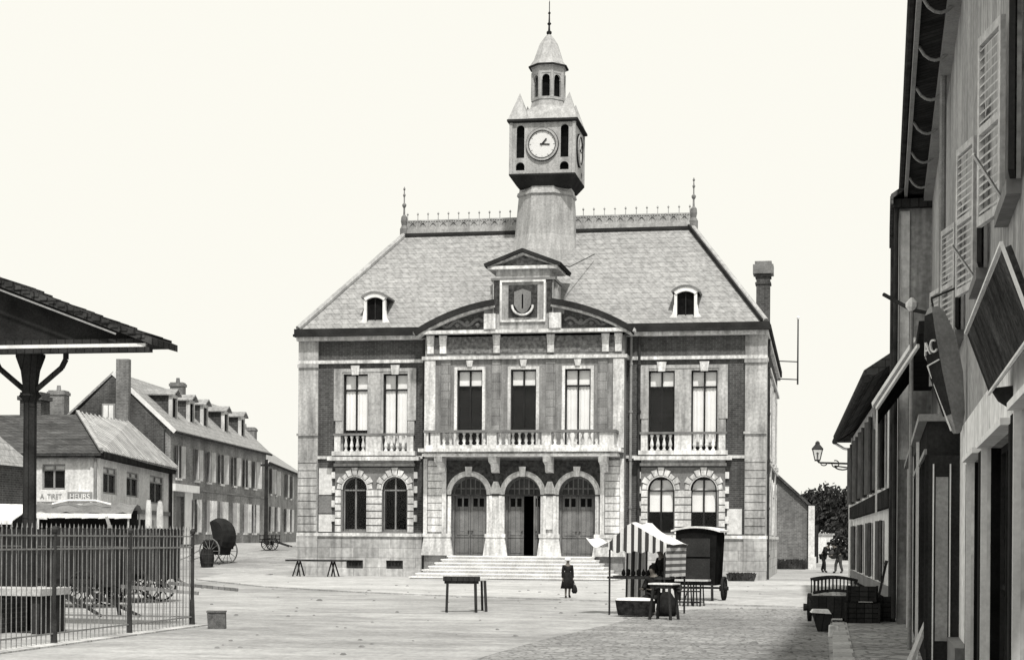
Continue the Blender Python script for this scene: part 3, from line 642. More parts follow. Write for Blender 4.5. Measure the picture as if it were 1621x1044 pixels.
# ================================================================ LEFT HOUSES
def gable_house(name, label, loc, rz, L_, D, E, Rz, wallm, roofm, up, gf, dorm=(), chim=(), depthwin=None, sh=True, verge='paint_white', z_up=(3.7, 5.5), z_gf=(.7, 2.6), ww=.9, door=None, cat='house', over=.3):
    h = thing(name, label, cat, loc, rz)
    ops = [(a-ww/2, a+ww/2, z_up[0], z_up[1]) for a in up]+[(a-ww/2, a+ww/2, z_gf[0], z_gf[1]) for a in gf]+([door] if door else [])
    w = MB().wall(0, L_, -1.0, E, 0, .3, ops)
    w.box(0, L_, D-.3, D, -1, E)
    for x in (0, L_-.3): w.prism([(.3, -1), (D-.3, -1), (D-.3, E), (D/2, Rz-.1), (.3, E)], x, x+.3, 'yz') if False else w.prism([(.3, -1), (D-.3, -1), (D-.3, E), (D-.3, E+.1), (D/2, Rz-.15), (.3, E+.1)], x, x+.3, 'yz')
    w.build('wall', wallm, h)
    k = (Rz-E)/(D/2); o = over; r = MB()
    for y0, y1, z0 in ((-o, D/2, E-k*o), (D+o, D/2, E-k*o)):
        r.loft([[(-.15, y0, z0), (L_+.15, y0, z0), (L_+.15, y1, Rz), (-.15, y1, Rz)], [(-.15, y0, z0+.14), (L_+.15, y0, z0+.14), (L_+.15, y1, Rz+.14), (-.15, y1, Rz+.14)]])
    rf = r.build('roof', roofm, h)
    MB().bar((-.2, -o, E-k*o+.05), (-.2, D/2, Rz+.05), .06, .22).build('verge_board', verge, rf)
    MB().tube((-.15, -o-.05, E-k*o+.03), (L_+.15, -o-.05, E-k*o+.03), .08, .08, 6).build('gutter', 'iron', h)
    for (a, zz, fl) in [(a, z_up, 'half') for a in up]+[(a, z_gf, 'dark') for a in gf]:
        wn = window(h, a, zz[0], zz[1], ww, fill='dark', y=.12, fm='paint_grey')
        MB().box(a-ww/2-.1, a+ww/2+.1, -.1, 0, zz[0]-.12, zz[0]).build('sill', 'stone_light', wn)
        if sh:
            for q in (-1, 1):
                T = RZ(-q*R(14+random.random()*45), (a+q*ww/2, -.02, 0)); b0, b1 = sorted((0, q*ww*.45))
                MB(T).box(b0, b1, -.05, -.01, zz[0], zz[1]).build('shutter', 'shutter_pale', wn)
    for a in dorm:
        y0 = .75; zb = E+k*y0-.1; d = MB()
        d.box(a-.6, a-.42, y0-.1, y0+.1, zb, zb+1.5); d.box(a+.42, a+.6, y0-.1, y0+.1, zb, zb+1.5); d.box(a-.42, a+.42, y0-.1, y0+.1, zb+1.3, zb+1.5); d.box(a-.42, a+.42, y0-.1, y0+.1, zb, zb+.15)
        d = d.build('dormer', 'shutter_pale', h); ye = y0+1.5/k+.2; c = MB(); rr = MB()
        for q in (-1, 1):
            c.prism([(y0+.1, zb), (y0+.1, zb+1.5), (ye, zb+1.5)], a+q*.5-.04, a+q*.5+.04, 'yz')
            rr.loft([[(a+q*.75, y0-.3, zb+1.42), (a, y0-.3, zb+1.75), (a, ye+.2, zb+1.75), (a+q*.75, ye+.2, zb+1.42)], [(a+q*.75, y0-.3, zb+1.5), (a, y0-.3, zb+1.83), (a, ye+.2, zb+1.83), (a+q*.75, ye+.2, zb+1.5)]])
        c.each('dormer_cheek', 'slate_dark', d); rr.build('dormer_roof', roofm, d); MB().box(a-.42, a+.42, y0, y0+.05, zb+.15, zb+1.3).build('dormer_pane', 'black_wood_and_shade', d)
    for (x, y, wd, ztop) in chim:
        c = MB().box(x-wd/2, x+wd/2, y-wd/2, y+wd/2, E-.5 if ztop > 0 else 0, abs(ztop)); c.box(x-wd/2-.06, x+wd/2+.06, y-wd/2-.06, y+wd/2+.06, abs(ztop)-.25, abs(ztop)-.08)
        c.build('chimney', 'brick_mid', h)
        MB().lathe((x, y, abs(ztop)), [(.14, 0), (.11, .3)], 8).build('chimney_pot', 'brick_far', h)
    return h
zb = 1.25
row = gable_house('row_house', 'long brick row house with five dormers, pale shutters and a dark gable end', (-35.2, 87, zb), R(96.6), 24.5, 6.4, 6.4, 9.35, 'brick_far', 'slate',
    [1.6, 5.6, 8.4, 11.6, 15.0, 18.2, 20.8], [5.2, 8.4, 11.6, 15.0, 18.2, 20.8], [3.2, 7.0, 10.2, 15.5, 20.2], [(13.2, 3.2, .8, 10.1), (.9, 6.6, .9, 8.5)], door=(1.2, 3.0, 0, 2.7))
MB().box(-.3, 0, .3, 6.1, -.5, 6.3).prism([(.3, 6.3), (6.1, 6.3), (3.2, 9.2)], -.28, 0, 'yz').build('gable_wall', 'brick', row)
MB().box(-.75, -.3, 2.15, 2.85, 4, 10.1).build('gable_chimney', 'brick_mid', row)
gw = MB().box(-.36, -.3, 3.0, 3.75, 6.3, 7.7).build('gable_window', 'paint_grey', row)
MB().box(-.4, -.36, 3.1, 3.35, 6.4, 7.6).box(-.4, -.36, 3.4, 3.65, 6.4, 7.6).build('shutter', 'paint_white', gw)
MB().box(-.2, 5.0, -.35, 0, 2.95, 3.35).box(-.1, .25, -.1, 0, 0, 2.95).box(2.9, 4.6, -.06, 0, 0, 2.95).build('shop_front', 'paint_white', row)
MB().box(1.2, 2.9, .15, .2, 0, 2.7).build('shop_door', 'wood_door', row)
MB().box(0, 24.5, -.06, 0, 3.1, 3.2).each('string_course', 'brick_mid', row)
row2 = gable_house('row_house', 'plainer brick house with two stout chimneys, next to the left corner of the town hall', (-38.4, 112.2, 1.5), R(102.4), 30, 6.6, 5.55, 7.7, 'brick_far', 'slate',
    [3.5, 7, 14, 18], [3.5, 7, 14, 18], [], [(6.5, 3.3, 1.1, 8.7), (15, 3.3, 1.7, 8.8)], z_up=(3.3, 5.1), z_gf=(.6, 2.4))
sp_ = thing('street_pole', 'tall dark wooden pole standing at the joint of the two brick row houses', 'pole', (Xat(421, 95), 95, gz(Xat(421, 95), 95)))
MB().tube((0, 0, -.2), (0, 0, 5.0), .12, .1, 8).build('shaft', 'wood_dark', sp_); MB().box(-.35, .35, -.05, .05, 4.6, 4.72).build('crossarm', 'wood_dark', sp_)
# corner house
A_ = (-29.8, 65.7); B_ = (-33.5, 82.7)
cor = thing('corner_house', 'white corner house with dark tiled roof and pale ribbed metal roof on its right side', 'house', (A_[0], A_[1], 0))
ang = math.atan2(B_[1]-A_[1], B_[0]-A_[0]); Lr = math.hypot(B_[0]-A_[0], B_[1]-A_[1]); TR = RZ(ang)
ro = [(1.1, 4.0, 3.5, 4.65), (6.1, 9.0, 3.5, 4.65), (11.8, 15.6, 3.3, 4.7)]
go = [(1.0, 6.0, .2, 2.55), (8, 13, .2, 2.5)]
fo = [(-2.5, -1.45, 3.62, 4.7), (-11, -9.5, 3.2, 4.75)]
w = MB(TR).wall(0, Lr, -.4, 5.1, 0, .3, ro+go); w.T = None; w.wall(-17, 0, -.4, 5.1, 0, .3, fo); w.box(-17, -16.7, .3, 17, -.4, 5.1); w.box(-17, -3.8, 16.8, 17.1, -.4, 5.1); w.build('wall', 'render_white', cor)
for a, b, c, d in ro: window(cor, (a+b)/2, c, d, b-a, T=TR, y=.08, fm='paint_grey', fill='blind')
for a, b, c, d in fo: window(cor, (a+b)/2, c, d, b-a, y=.08, fm='paint_grey', fill='blind')
MB(TR).box(.95, 6.05, .25, .32, .2, 2.6).box(7.9, 13.1, .25, .32, .2, 2.6).each('shop_shutter', 'wood_dark', cor)
MB(TR).box(-.1, Lr+.1, -.3, .1, 4.95, 5.2).build('eave_board', 'wood_dark', cor); MB().box(-17.2, 0, -.3, .05, 4.95, 5.12).build('eave_board', 'wood_dark', cor)
bnd = MB(TR).box(0, Lr, -.1, 0, 2.75, 2.95); bnd.each('string_course', 'stone_joint', cor)
MB(TR).tube((Lr-.2, -.1, -.2), (Lr-.2, -.1, 4.95), .09, .09, 8).each('drainpipe', 'iron', cor)
MB().tube((-.05, -.12, -.2), (-.05, -.12, 4.95), .07, .07, 8).each('drainpipe', 'iron_grey', cor)
r1 = Vector((-6.2, 11.3, 7.65)); r2 = Vector((-6.1, 17, 7.55)); r0 = Vector((-18, 11.3, 7.65)); a_ = Vector((.3, -.35, 5.15)); b_ = Vector((B_[0]-A_[0]+.35, 17.1, 5.15)); d_ = Vector((-17.3, -.35, 5.15))
MB().slab([d_, a_, r1, r0], -.12).build('tiled_roof', 'slate_dark', cor)
MB().slab([a_, b_, r2, r1], .12).build('metal_roof', 'sheet_metal', cor)
rb = MB()
for k in range(1, 12):
    t = k/12; rb.bar(a_.lerp(b_, t)+Vector((0, 0, .15)), r1.lerp(r2, t)+Vector((0, 0, .15)), .05, .08)
rb.bar(a_+Vector((0, 0, .16)), r1+Vector((0, 0, .16)), .16, .1); rb.bar(b_+Vector((0, 0, .16)), r2+Vector((0, 0, .16)), .16, .12); rb.build('roof_rib', 'zinc', cor)
MB().slab([d_+Vector((0, 17, 0)), r0, r1, r2, b_], -.1).build('rear_roof', 'slate_dark', cor)
MB().box(-9.1, -8.0, 11, 12, 6.6, 8.75).box(-9.2, -7.9, 10.9, 12.1, 8.35, 8.55).build('chimney', 'brick', cor)
# lettering board with painted hotel sign
sb = MB().box(-2.7, -.1, -.06, 0, 3.12, 3.58).build('sign_board', 'render_pale', cor)
def text(s, size, T, par, m, name='lettering', ext=.008, sx=1):
    cu = bpy.data.curves.new(name, 'FONT'); cu.body = s; cu.size = size; cu.extrude = ext; cu.align_x = 'CENTER'; cu.align_y = 'CENTER'
    o = bpy.data.objects.new(name, cu); C.objects.link(o); bpy.context.view_layer.update()
    me = bpy.data.meshes.new_from_object(o.evaluated_get(bpy.context.evaluated_depsgraph_get())); bpy.data.objects.remove(o); bpy.data.curves.remove(cu)
    me.transform(Matrix.Diagonal((sx, 1, 1, 1))); me.transform(T); me.materials.clear(); me.materials.append(MATS[m]); o = bpy.data.objects.new(name, me); C.objects.link(o); o.parent = par; return o
UP = Matrix.Rotation(PI/2, 4, 'X')
text('A  TIRET', .30, Matrix.Translation((-2.05, -.07, 3.33)) @ UP, sb, 'paint_grey', sx=.85)
MB().box(-1.3, -.2, -.09, -.06, 3.17, 3.53).build('sign_panel', 'paint_grey', sb)
text('HEURS', .32, Matrix.Translation((-.75, -.1, 3.33)) @ UP, sb, 'render_pale', sx=.95)
# low shed at the far left
shd = thing('low_shed', 'low dark shed with pale slate roof, at the far left edge behind the railings', 'shed', (-30.0, 57, 0))
MB().box(-8, 0, 0, .2, .9, 4.35).box(-8, 0, 2.8, 3, -.2, 4.35).box(-.2, 0, .2, 2.8, .9, 4.35).build('wall', 'brick', shd)
MB().box(-8, .05, -.05, .2, -.2, .9).build('plinth', 'render_white', shd)
MB().loft([[(-8, -.3, 4.3), (.15, -.3, 4.3), (.15, 3.3, 4.3), (-8, 3.3, 4.3)], [(-8, 1.4, 6.2), (-1.5, 1.4, 6.2), (-1.5, 1.6, 6.2), (-8, 1.6, 6.2)]]).build('roof', 'slate', shd)

# ================================================================ RIGHT SIDE
ta = R(2.0); tall = thing('tall_house', 'tall shaded house at the right edge with louvred shutters, deep eaves and a dark shopfront', 'house', (.9, 0, 0), 0)
TA = RZ(PI/2+0, (0, 0, 0))
# frame: wall x runs AWAY reversed so that -y is the street side (facing -X)
def TWall(loc, rz): return RZ(rz, loc)
# local frame: wall x = -s (towards the camera), outward -y -> world -X
TW = Matrix.Rotation(-ta, 4, 'Z') @ Matrix.Rotation(-PI/2, 4, 'Z')
def S(s): return -s     # distance from camera -> wall x
wo = [(S(14.0)-1.05, S(14.0), 4.15, 5.62), (S(16.7), S(15.6), 4.15, 5.62), (S(21.6), S(20.5), 4.15, 5.62), (S(27.2), S(26.1), 4.15, 5.62)]
wo = [(-12.9, -11.8, 4.15, 5.62), (-16.7-.0, -15.55, 4.15, 5.62), (-21.2, -20.05, 4.15, 5.62), (-26.6, -25.5, 4.15, 5.62)]
go = [(-14.8, -11.9, .35, 2.5), (-17.4, -15.6, .35, 2.5), (-11.2, -8.3, .1, 2.55)]
w = MB(TW).wall(-20, -6, 0, 3.05, 0, .3, go); w.wall(-36.5, -6, 3.05, 8.45, 0, .3, wo); w.box(-36.5, -20, 0, .3, 2.9, 3.05); w.box(-36.5, -36.2, .3, 9, 0, 8.45); w.box(-6.3, -6, .3, 9, 0, 8.45); w.box(-36.5, -6, 8.7, 9, 0, 8.45)
w.box(-36.5, -35.7, 0, .3, 0, 2.9)
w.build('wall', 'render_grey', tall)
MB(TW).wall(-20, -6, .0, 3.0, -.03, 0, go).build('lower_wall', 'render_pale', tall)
MB(TW).box(-20, -17.9, -.16, -.03, .0, .6).box(-15.5, -14.9, -.16, -.03, 0, .6).each('wall_base', 'stone_joint', tall)
e = MB(TW); e.box(-36.5, -5.7, -.47, 0, 8.45, 8.53); e.build('soffit', 'wood_dark', tall)
e = MB(TW); e.box(-36.5, -5.7, -.53, -.47, 8.4, 8.62); e.box(-36.9, -5.7, -.16, 0, 8.3, 8.45); e.each('eave_fascia', 'paint_grey', tall)
e = MB(TW)
for k in range(15): e.path([(-36+2.1*k+.5*q/6*0, -.02-.44*q/6, 8.43-.20*math.sin(PI*q/6)**.7) for q in range(7)], .022)
e.each('eave_bracket', 'paint_grey', tall)
e = MB(TW).tube((-36.5, -.58, 8.6), (-5.7, -.58, 8.6), .06, .06, 8); e.build('gutter', 'iron', tall)
MB(TW).slab([(-36.5, -.52, 8.62), (-5.7, -.52, 8.62), (-5.7, 4.5, 11.6), (-36.8, 4.5, 11.6)], .15).slab([(-36.8, 9.7, 8.62), (-5.7, 9.7, 8.62), (-5.7, 4.5, 11.6), (-36.8, 4.5, 11.6)], .15).build('roof', 'slate_dark', tall)
MB(TW).prism([(.0, 8.45), (9, 8.45), (4.5, 11.5)], -36.5, -36.2, 'yz').build('gable', 'render_grey', tall)
# second eave, lower, at the far end of the house
e = MB(TW).box(-36.9, -36.7, -.8, -.6, 8.0, 8.3); e.build('lower_gutter', 'iron', tall)
MB(TW).tube((-36.75, -.72, 8.0), (-36.75, -.72, .1), .06, .06, 8).each('drainpipe', 'iron', tall)
MB(TW).tube((-24.5, -.1, 3.1), (-24.5, -.1, 8.4), .05, .05, 8).each('drainpipe', 'iron_grey', tall)
nh = thing('narrow_house', 'narrow dark house front squeezed between the tall shaded house and the low pale house', 'house', (.9, 0, 0))
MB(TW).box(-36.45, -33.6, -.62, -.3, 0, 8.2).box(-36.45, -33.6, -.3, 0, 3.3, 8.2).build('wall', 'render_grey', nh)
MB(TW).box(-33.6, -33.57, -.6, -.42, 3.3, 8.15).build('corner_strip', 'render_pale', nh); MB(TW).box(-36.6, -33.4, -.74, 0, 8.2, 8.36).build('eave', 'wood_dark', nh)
MB(TW).tube((-33.5, -.68, .2), (-33.5, -.68, 8.2), .05, .05, 8).build('drainpipe', 'iron', nh)
MB(TW).box(-36.7, -33.3, -.8, -.74, 8.25, 8.4).slab([(-36.7, -.74, 8.37), (-33.3, -.74, 8.37), (-33.3, .1, 8.95), (-36.7, .1, 8.95)], .08).build('roof', 'slate_dark', nh)
# windows with louvred shutters
def louvred(T, x0, x1, z0, z1, par, m='shutter_pale'):
    f = MB(T).box(x0, x0+.05, -.04, 0, z0, z1); f.box(x1-.05, x1, -.04, 0, z0, z1); f.box(x0+.05, x1-.05, -.04, 0, z0, z0+.07); f.box(x0+.05, x1-.05, -.04, 0, z1-.07, z1); f.box(x0+.05, x1-.05, -.04, 0, (z0+z1)/2-.03, (z0+z1)/2+.03)
    z = z0+.09
    while z < z1-.1:
        f.loft([[(x0+.05, -.035, z), (x1-.05, -.035, z), (x1-.05, -.002, z+.035), (x0+.05, -.002, z+.035)], [(x0+.05, -.035, z+.012), (x1-.05, -.035, z+.012), (x1-.05, -.002, z+.047), (x0+.05, -.002, z+.047)]]); z += .07
    return f.build('louvred_shutter', m, par)
for i, (a, b, c, d) in enumerate(wo):
    wn = window(tall, (a+b)/2, c, d, b-a, T=TW, y=.12, fm='paint_dark', fw=.05)
    MB(TW).box(a-.08, b+.08, -.1, 0, c-.1, c).build('sill', 'stone_joint', wn)
    lw = (b-a)/2+.08
    louvred(TW @ RZ(R(12), (a, -.03, 0)), -lw, 0, c, d, wn)        # far leaf, folded nearly flat to the wall
    louvred(TW @ RZ(R(-6), (b, -.03, 0)), 0, lw*.6, c, d, wn, 'paint_dark')
    MB(TW).bar((a+.05, -.06, c+.1), (a+.4, -.28, c+.35), .02, .02).build('window_stay', 'paint_white', wn)
for a, b, c, d in go:
    m0 = (a+b)/2
    f = MB(TW)
    for x in (a, a+.62, m0, b-.66, b-.06): f.box(x, x+.06, .08, .14, c, d)
    f.box(a, b, .08, .14, d-.06, d); f.box(a, b, .08, .14, c, c+.35); f.box(a, b, .09, .13, 1.3, 1.34)
    sw = f.build('shop_window', 'paint_dark', tall)
    MB(TW).box(a+.01, b-.01, .105, .11, c+.01, d-.01).build('pane', 'glass', sw); MB(TW).box(a-.1, b+.1, .8, .82, 0, d+.1).build('backdrop_panel', 'black_wood_and_shade', sw)
    MB(TW).box(a+.001, a+.02, .0, .3, c, d).build('shade_lining', 'black_wood_and_shade', sw)  # black lining added to the far jamb so the opening reads as unlit
    for x0, x1 in ((a-.5, a-.06), (b+.03, b+.4)): MB(TW).box(x0, x1, -.065, -.044, c, d).each('folded_shutter', 'paint_dark', sw)
    MB(TW).box(a-.04, a+.0, -.08, -.03, c, d+.06).box(b, b+.04, -.042, -.03, c, d+.06).box(a-.04, b+.04, -.12, -.03, d, d+.05).each('door_frame', 'paint_white', sw)
# projecting dark shopfront
sf_ = MB(TW).box(-33.4, -20.1, -.4, 0, 2.7, 3.1); sf_.box(-33.4, -20.1, -.36, 0, 0, .45)
for x in (-33.3, -31.5, -29.6, -27.9, -26.0, -24.2, -22.4, -20.25): sf_.box(x, x+.14, -.42, 0, .45, 2.7)
sf_.box(-20.07, -20.0, -.38, 0, .1, 2.7)
sfo = sf_.build('shopfront', 'paint_dark', tall)
MB(TW).box(-33.3, -20.2, -.12, -.1, .45, 2.7).build('pane', 'black_wood_and_shade', sfo)
MB(TW).box(-33.4, -20.0, -.5, 0, 3.1, 3.18).box(-33.4, -20.1, -.43, -.4, 2.72, 2.78).build('shop_cornice', 'paint_grey', sfo)
for x in (-32.0, -27.4, -23.4): MB(TW).box(x, x+.035, -.46, -.42, .1, 3.05).each('shutter_rail', 'paint_white', sfo)
MB(TW).box(-19.998, -19.985, -.30, -.16, .55, 2.45).build('side_glazing', 'paint_grey', sfo)
for y in (-.335, -.145): MB(TW).box(-19.998, -19.97, y, y+.015, .3, 2.6).build('glazing_bar', 'paint_white', sfo)
# tilted signboard
tb = MB(TW).loft([[(-12.3, -.32, 3.17), (-8.7, -.32, 3.17), (-8.7, -.17, 2.76), (-12.3, -.17, 2.76)], [(-12.3, -.28, 3.19), (-8.7, -.28, 3.19), (-8.7, -.13, 2.78), (-12.3, -.13, 2.78)]])
tb = tb.build('tilted_sign', 'sign_dark', tall)
MB(TW).bar((-12.35, -.33, 3.19), (-8.65, -.33, 3.19), .018, .018).bar((-12.35, -.17, 2.75), (-8.65, -.17, 2.75), .018, .018).bar((-8.66, -.33, 3.19), (-8.66, -.17, 2.75), .018, .018).build('sign_border', 'paint_white', tb)
MB(TW).prism([(-.12, 2.68), (-.17, 2.76), (0, 2.78), (0, 2.6)], -12.1, -11.95, 'yz').prism([(-.12, 2.68), (-.17, 2.76), (0, 2.78), (0, 2.6)], -9.2, -9.05, 'yz').each('sign_bracket', 'paint_dark', tb)
# roller awning over the shop
aw = MB(TW).loft([[(-33.3, -.42, 4.75), (-26.2, -.42, 4.75), (-27.8, -1.05, 3.9), (-33.3, -1.05, 3.9)], [(-33.3, -.4, 4.78), (-26.2, -.4, 4.78), (-27.8, -1.05, 3.93), (-33.3, -1.05, 3.93)]])
aw = aw.build('shop_awning', 'canvas_dark', tall)
MB(TW).bar((-26.2, -.42, 4.78), (-27.8, -1.06, 3.92), .05, .07).bar((-24.6, -.42, 4.5), (-26.4, -1.0, 3.75), .04, .05).bar((-26.4, -1.0, 3.75), (-26.4, -1.0, 2.1), .03, .03).bar((-27.8, -1.06, 3.9), (-33.3, -1.06, 3.9), .04, .04).each('awning_arm', 'paint_white', aw)
MB(TW).box(-33.4, -24.2, -.42, 0, 4.62, 4.8).build('awning_box', 'paint_dark', aw)
# pole with hanging tobacco sign
def WP(s, o, z): return TW @ Vector((-s, -o, z)) + Vector((.9, 0, 0))
p0 = WP(25.4, .5, 0)
tp = thing('sign_pole', 'slim pale pole rising from the pavement in front of the dark shopfront', 'pole', (p0.x, p0.y, .1))
MB().tube((0, 0, -.1), (0, 0, 5.05), .035, .03, 8).build('shaft', 'paint_grey', tp); MB().lathe((0, 0, 5.0), [(.04, 0), (.09, .06), (.09, .12), (.02, .2)], 8).build('cap', 'paint_white', tp)
MB().path([(-.4, .3, 5.3), (0, 0, 5.02), (.25, -.1, 4.95)], .03).build('sign_arm', 'iron', tp)
hs = thing('tobacco_sign', 'dark spindle shaped shop sign with AC in pale letters, hung near the slim pole', 'sign', (1.20, 19.15, 4.30), R(-15), tilt=(0, R(-11))); hs.scale = (.95, .95, .87)
prof = [(.03, .06, 0), (.055, .11, -.08), (.09, .18, -.42), (.09, .18, -.9), (.06, .13, -1.4), (.03, .08, -1.6), (.02, .05, -1.64)]
MB().loft([[(-a*2.0, 0, z), (0, -b, z), (a*2.2, 0, z), (0, b, z)] for a, b, z in prof]).build('sign_body', 'paint_grey', hs)
MB().loft([[(-a*2.03, -.01, z), (0-.0, -b*1.03, z), (-.001, -b*.9, z), (-a*1.9, 0, z)] for a, b, z in prof[1:5]]).build('sign_face', 'paint_dark', hs)
text('AC', .24, Matrix.Translation((-.10, -.105, -.52)) @ Matrix.Rotation(R(-43), 4, 'Z') @ UP, hs, 'paint_white', ext=.012, sx=.75)
MB().path([(-.185, -.01, -.72), (-.01, -.19, -.70)], .01).path([(-.185, -.01, -.72), (-.05, -.06, -1.6)], .011).build('sign_trim', 'paint_white', hs)
MB().tube((0, 0, 0), (.0, .0, .12), .012, .012, 5).tube((0, 0, .12), (.32, .1, .2), .015, .015, 5).build('hanger', 'iron', hs)
# leaning boards
lb = thing('leaning_board', 'pale board leaning against the foot of the right hand house wall', 'board', tuple(WP(21.0, .62, .1)), 0)
MB().slab([(-.02, -.55, 0), (-.02, .3, 0), (.32, .1, .85), (.32, -.55, .95)], .04).build('board', 'wood_pale', lb)
# low white house beyond (house B)
bx0, by0, bx1, by1 = 1.54, 37.0, 1.05, 60.0
ab = math.atan2(bx1-bx0, by1-by0)
lowh = thing('low_house', 'pale low house with dark roof and shutters beyond the tall house on the right', 'house', (bx0, by0, 0))
TB = Matrix.Rotation(-ab, 4, 'Z') @ Matrix.Rotation(-PI/2, 4, 'Z'); LB = math.hypot(bx1-bx0, by1-by0)
uo = [(-21.3+k*4.2, -20.1+k*4.2, 2.95, 4.9) for k in range(5)]; lo_ = [(-20.6+k*5.2, -19.6+k*5.2, .75, 2.2) for k in range(4)]
w = MB(TB).wall(-LB, 0, .68, 5.35, 0, .3, uo+lo_); w.box(-LB, -LB+.3, .3, 7, 0, 5.35); w.box(-LB, 0, 6.7, 7, 0, 5.35); w.build('wall', 'render_white', lowh)
MB(TB).box(-LB, 0, -.05, .3, -.1, .68).each('plinth', 'stone_joint', lowh)
MB(TB).box(-LB, -LB+.5, -.06, 0, .68, 5.3).build('corner_strip', 'stone_light', lowh)
MB(TB).slab([(-LB-.3, -.55, 5.2), (.1, -.55, 5.2), (.1, 3.5, 7.9), (-LB+.4, 3.5, 7.9)], .22).slab([(-LB-.3, 7.5, 5.2), (.1, 7.5, 5.2), (.1, 3.5, 7.9), (-LB+.4, 3.5, 7.9)], .22).build('roof', 'slate_dark', lowh)
MB(TB).slab([(-LB-.3, -.55, 5.2), (-LB-.3, 7.5, 5.2), (-LB+.4, 3.5, 7.9)], .15).build('hip_roof', 'slate_dark', lowh)
MB(TB).tube((-LB-.35, -.62, 5.2), (.1, -.62, 5.2), .09, .09, 8).build('gutter', 'iron', lowh); MB(TB).path([(-LB-.3, -.6, 5.15), (-LB-.1, -.3, 4.95), (-LB+.1, -.08, 4.9), (-LB+.1, -.08, .2)], .05).each('drainpipe', 'paint_white', lowh)
MB(TB).box(-22, 0, -.14, 0, 2.45, 2.85).build('sill_band', 'wood_dark', lowh)
for ops, q in ((uo, 1), (lo_, 0)):
    for a, b, c, d in ops:
        wn = window(lowh, (a+b)/2, c, d, b-a, T=TB, y=.1, fm='paint_dark')
        for sg, h in ((-1, a), (1, b)):
            x0, x1 = sorted((0, sg*(.55 if q else .42))); MB(TB @ RZ(R(-sg*(16 if q else 7)), (h, -.03, 0))).box(x0, x1, -.05, 0, c, d).build('shutter', 'shutter_dark', wn)
def at_d(px, d, z=0):
    t = (px-810.5)/F; return (d*t*math.cos(TH)-d*math.sin(TH), d*math.cos(TH)+d*t*math.sin(TH), z)
# lamp
lw_ = TB @ Vector((-LB+.25, 0, 0)) + Vector((bx0, by0, 0))
lp = thing('wall_lantern', 'gas lantern on a curled iron bracket at the corner of the low pale house', 'street lamp', (lw_.x, lw_.y, 4.4))
MB().path([(0, 0, 0), (-1.15, 0, .04), (-1.22, 0, .12)], .035).path([(0, 0, -.16)]+[(-.35-.28*math.cos(t), 0, -.07-.14*math.sin(t)*(-1 if False else 1)) for t in [PI*k/6 for k in range(7)]], .025).path([(-.6-.12*math.cos(t), 0, -.0-.12*math.sin(t)) for t in [PI*k/8 for k in range(14)]], .02).path([(-1.0-.1*math.cos(t), 0, -.06*math.sin(t)) for t in [PI*k/8 for k in range(9)]], .02).build('bracket', 'iron', lp)
lh = MB().loft([[(-1.22+a*x, a*y, z) for x, y in ((-1, -1), (1, -1), (1, 1), (-1, 1))] for a, z in ((.09, .14), (.17, .5))], cap=False)
lb_ = lh.build('lantern_glass', 'glass_bright', lp)
lf = MB()
for x, y in ((-1, -1), (1, -1), (1, 1), (-1, 1)): lf.tube((-1.22+.09*x, .09*y, .14), (-1.22+.17*x, .17*y, .5), .018, .018, 5)
lf.box(-1.32, -1.12, -.1, .1, .1, .15); lf.loft([[(-1.22+a*x, a*y, z) for x, y in ((-1, -1), (1, -1), (1, 1), (-1, 1))] for a, z in ((.2, .5), (.2, .53), (.08, .68), (.08, .74), (.03, .8))]); lf.build('lantern_frame', 'iron', lp)
MB().lathe((-1.22, 0, .15), [(.03, 0), (.03, .18), (.05, .22), (.01, .26)], 8).build('burner', 'paint_grey', lp)

# far right: gable barn, garden wall, trees
fb = thing('far_gable_house', 'rough dark brick gable house standing past the right side of the town hall', 'house', (-.75, 97, gz(-1, 97)))
MB().prism([(0, -.5), (0, 3.6), (-3.3, 6.6), (-6.6, 3.6), (-6.6, -.5)], 0, 9).build('wall', 'brick_mid', fb)
MB().box(.0, .35, -.25, .3, -.5, 3.6).box(0, .45, -.35, .3, -.5, .7).build('buttress', 'render_white', fb)
MB().slab([(.3, -.2, 3.35), (.3, 9.2, 3.35), (-3.3, 9.2, 6.65), (-3.3, -.2, 6.65)], .14).slab([(-6.9, -.2, 3.35), (-6.9, 9.2, 3.35), (-3.3, 9.2, 6.65), (-3.3, -.2, 6.65)], -.14).build('roof', 'slate_dark', fb)
yw = 122; zw = gz(0, yw)
gw_ = thing('garden_wall', 'pale garden wall closing the street below the dark trees', 'wall', (2, yw, zw))
MB().box(-4.5, 6, 0, .3, -.5, 1.55).build('wall', 'render_white', gw_); MB().box(-4.6, 6, -.08, .38, 1.55, 1.7).build('coping', 'stone', gw_)
tg = thing('slatted_gate', 'dark narrow gate post between the far gable house and the garden wall', 'gate', (-.45, 108, gz(-.4, 108)))
MB().box(-.3, -.1, -.1, .1, -.3, 3.0).build('gate_post', 'wood_dark', tg); MB().box(-.1, .25, -.04, .04, 0, 2.4).build('gate_leaf', 'wood_dark', tg)
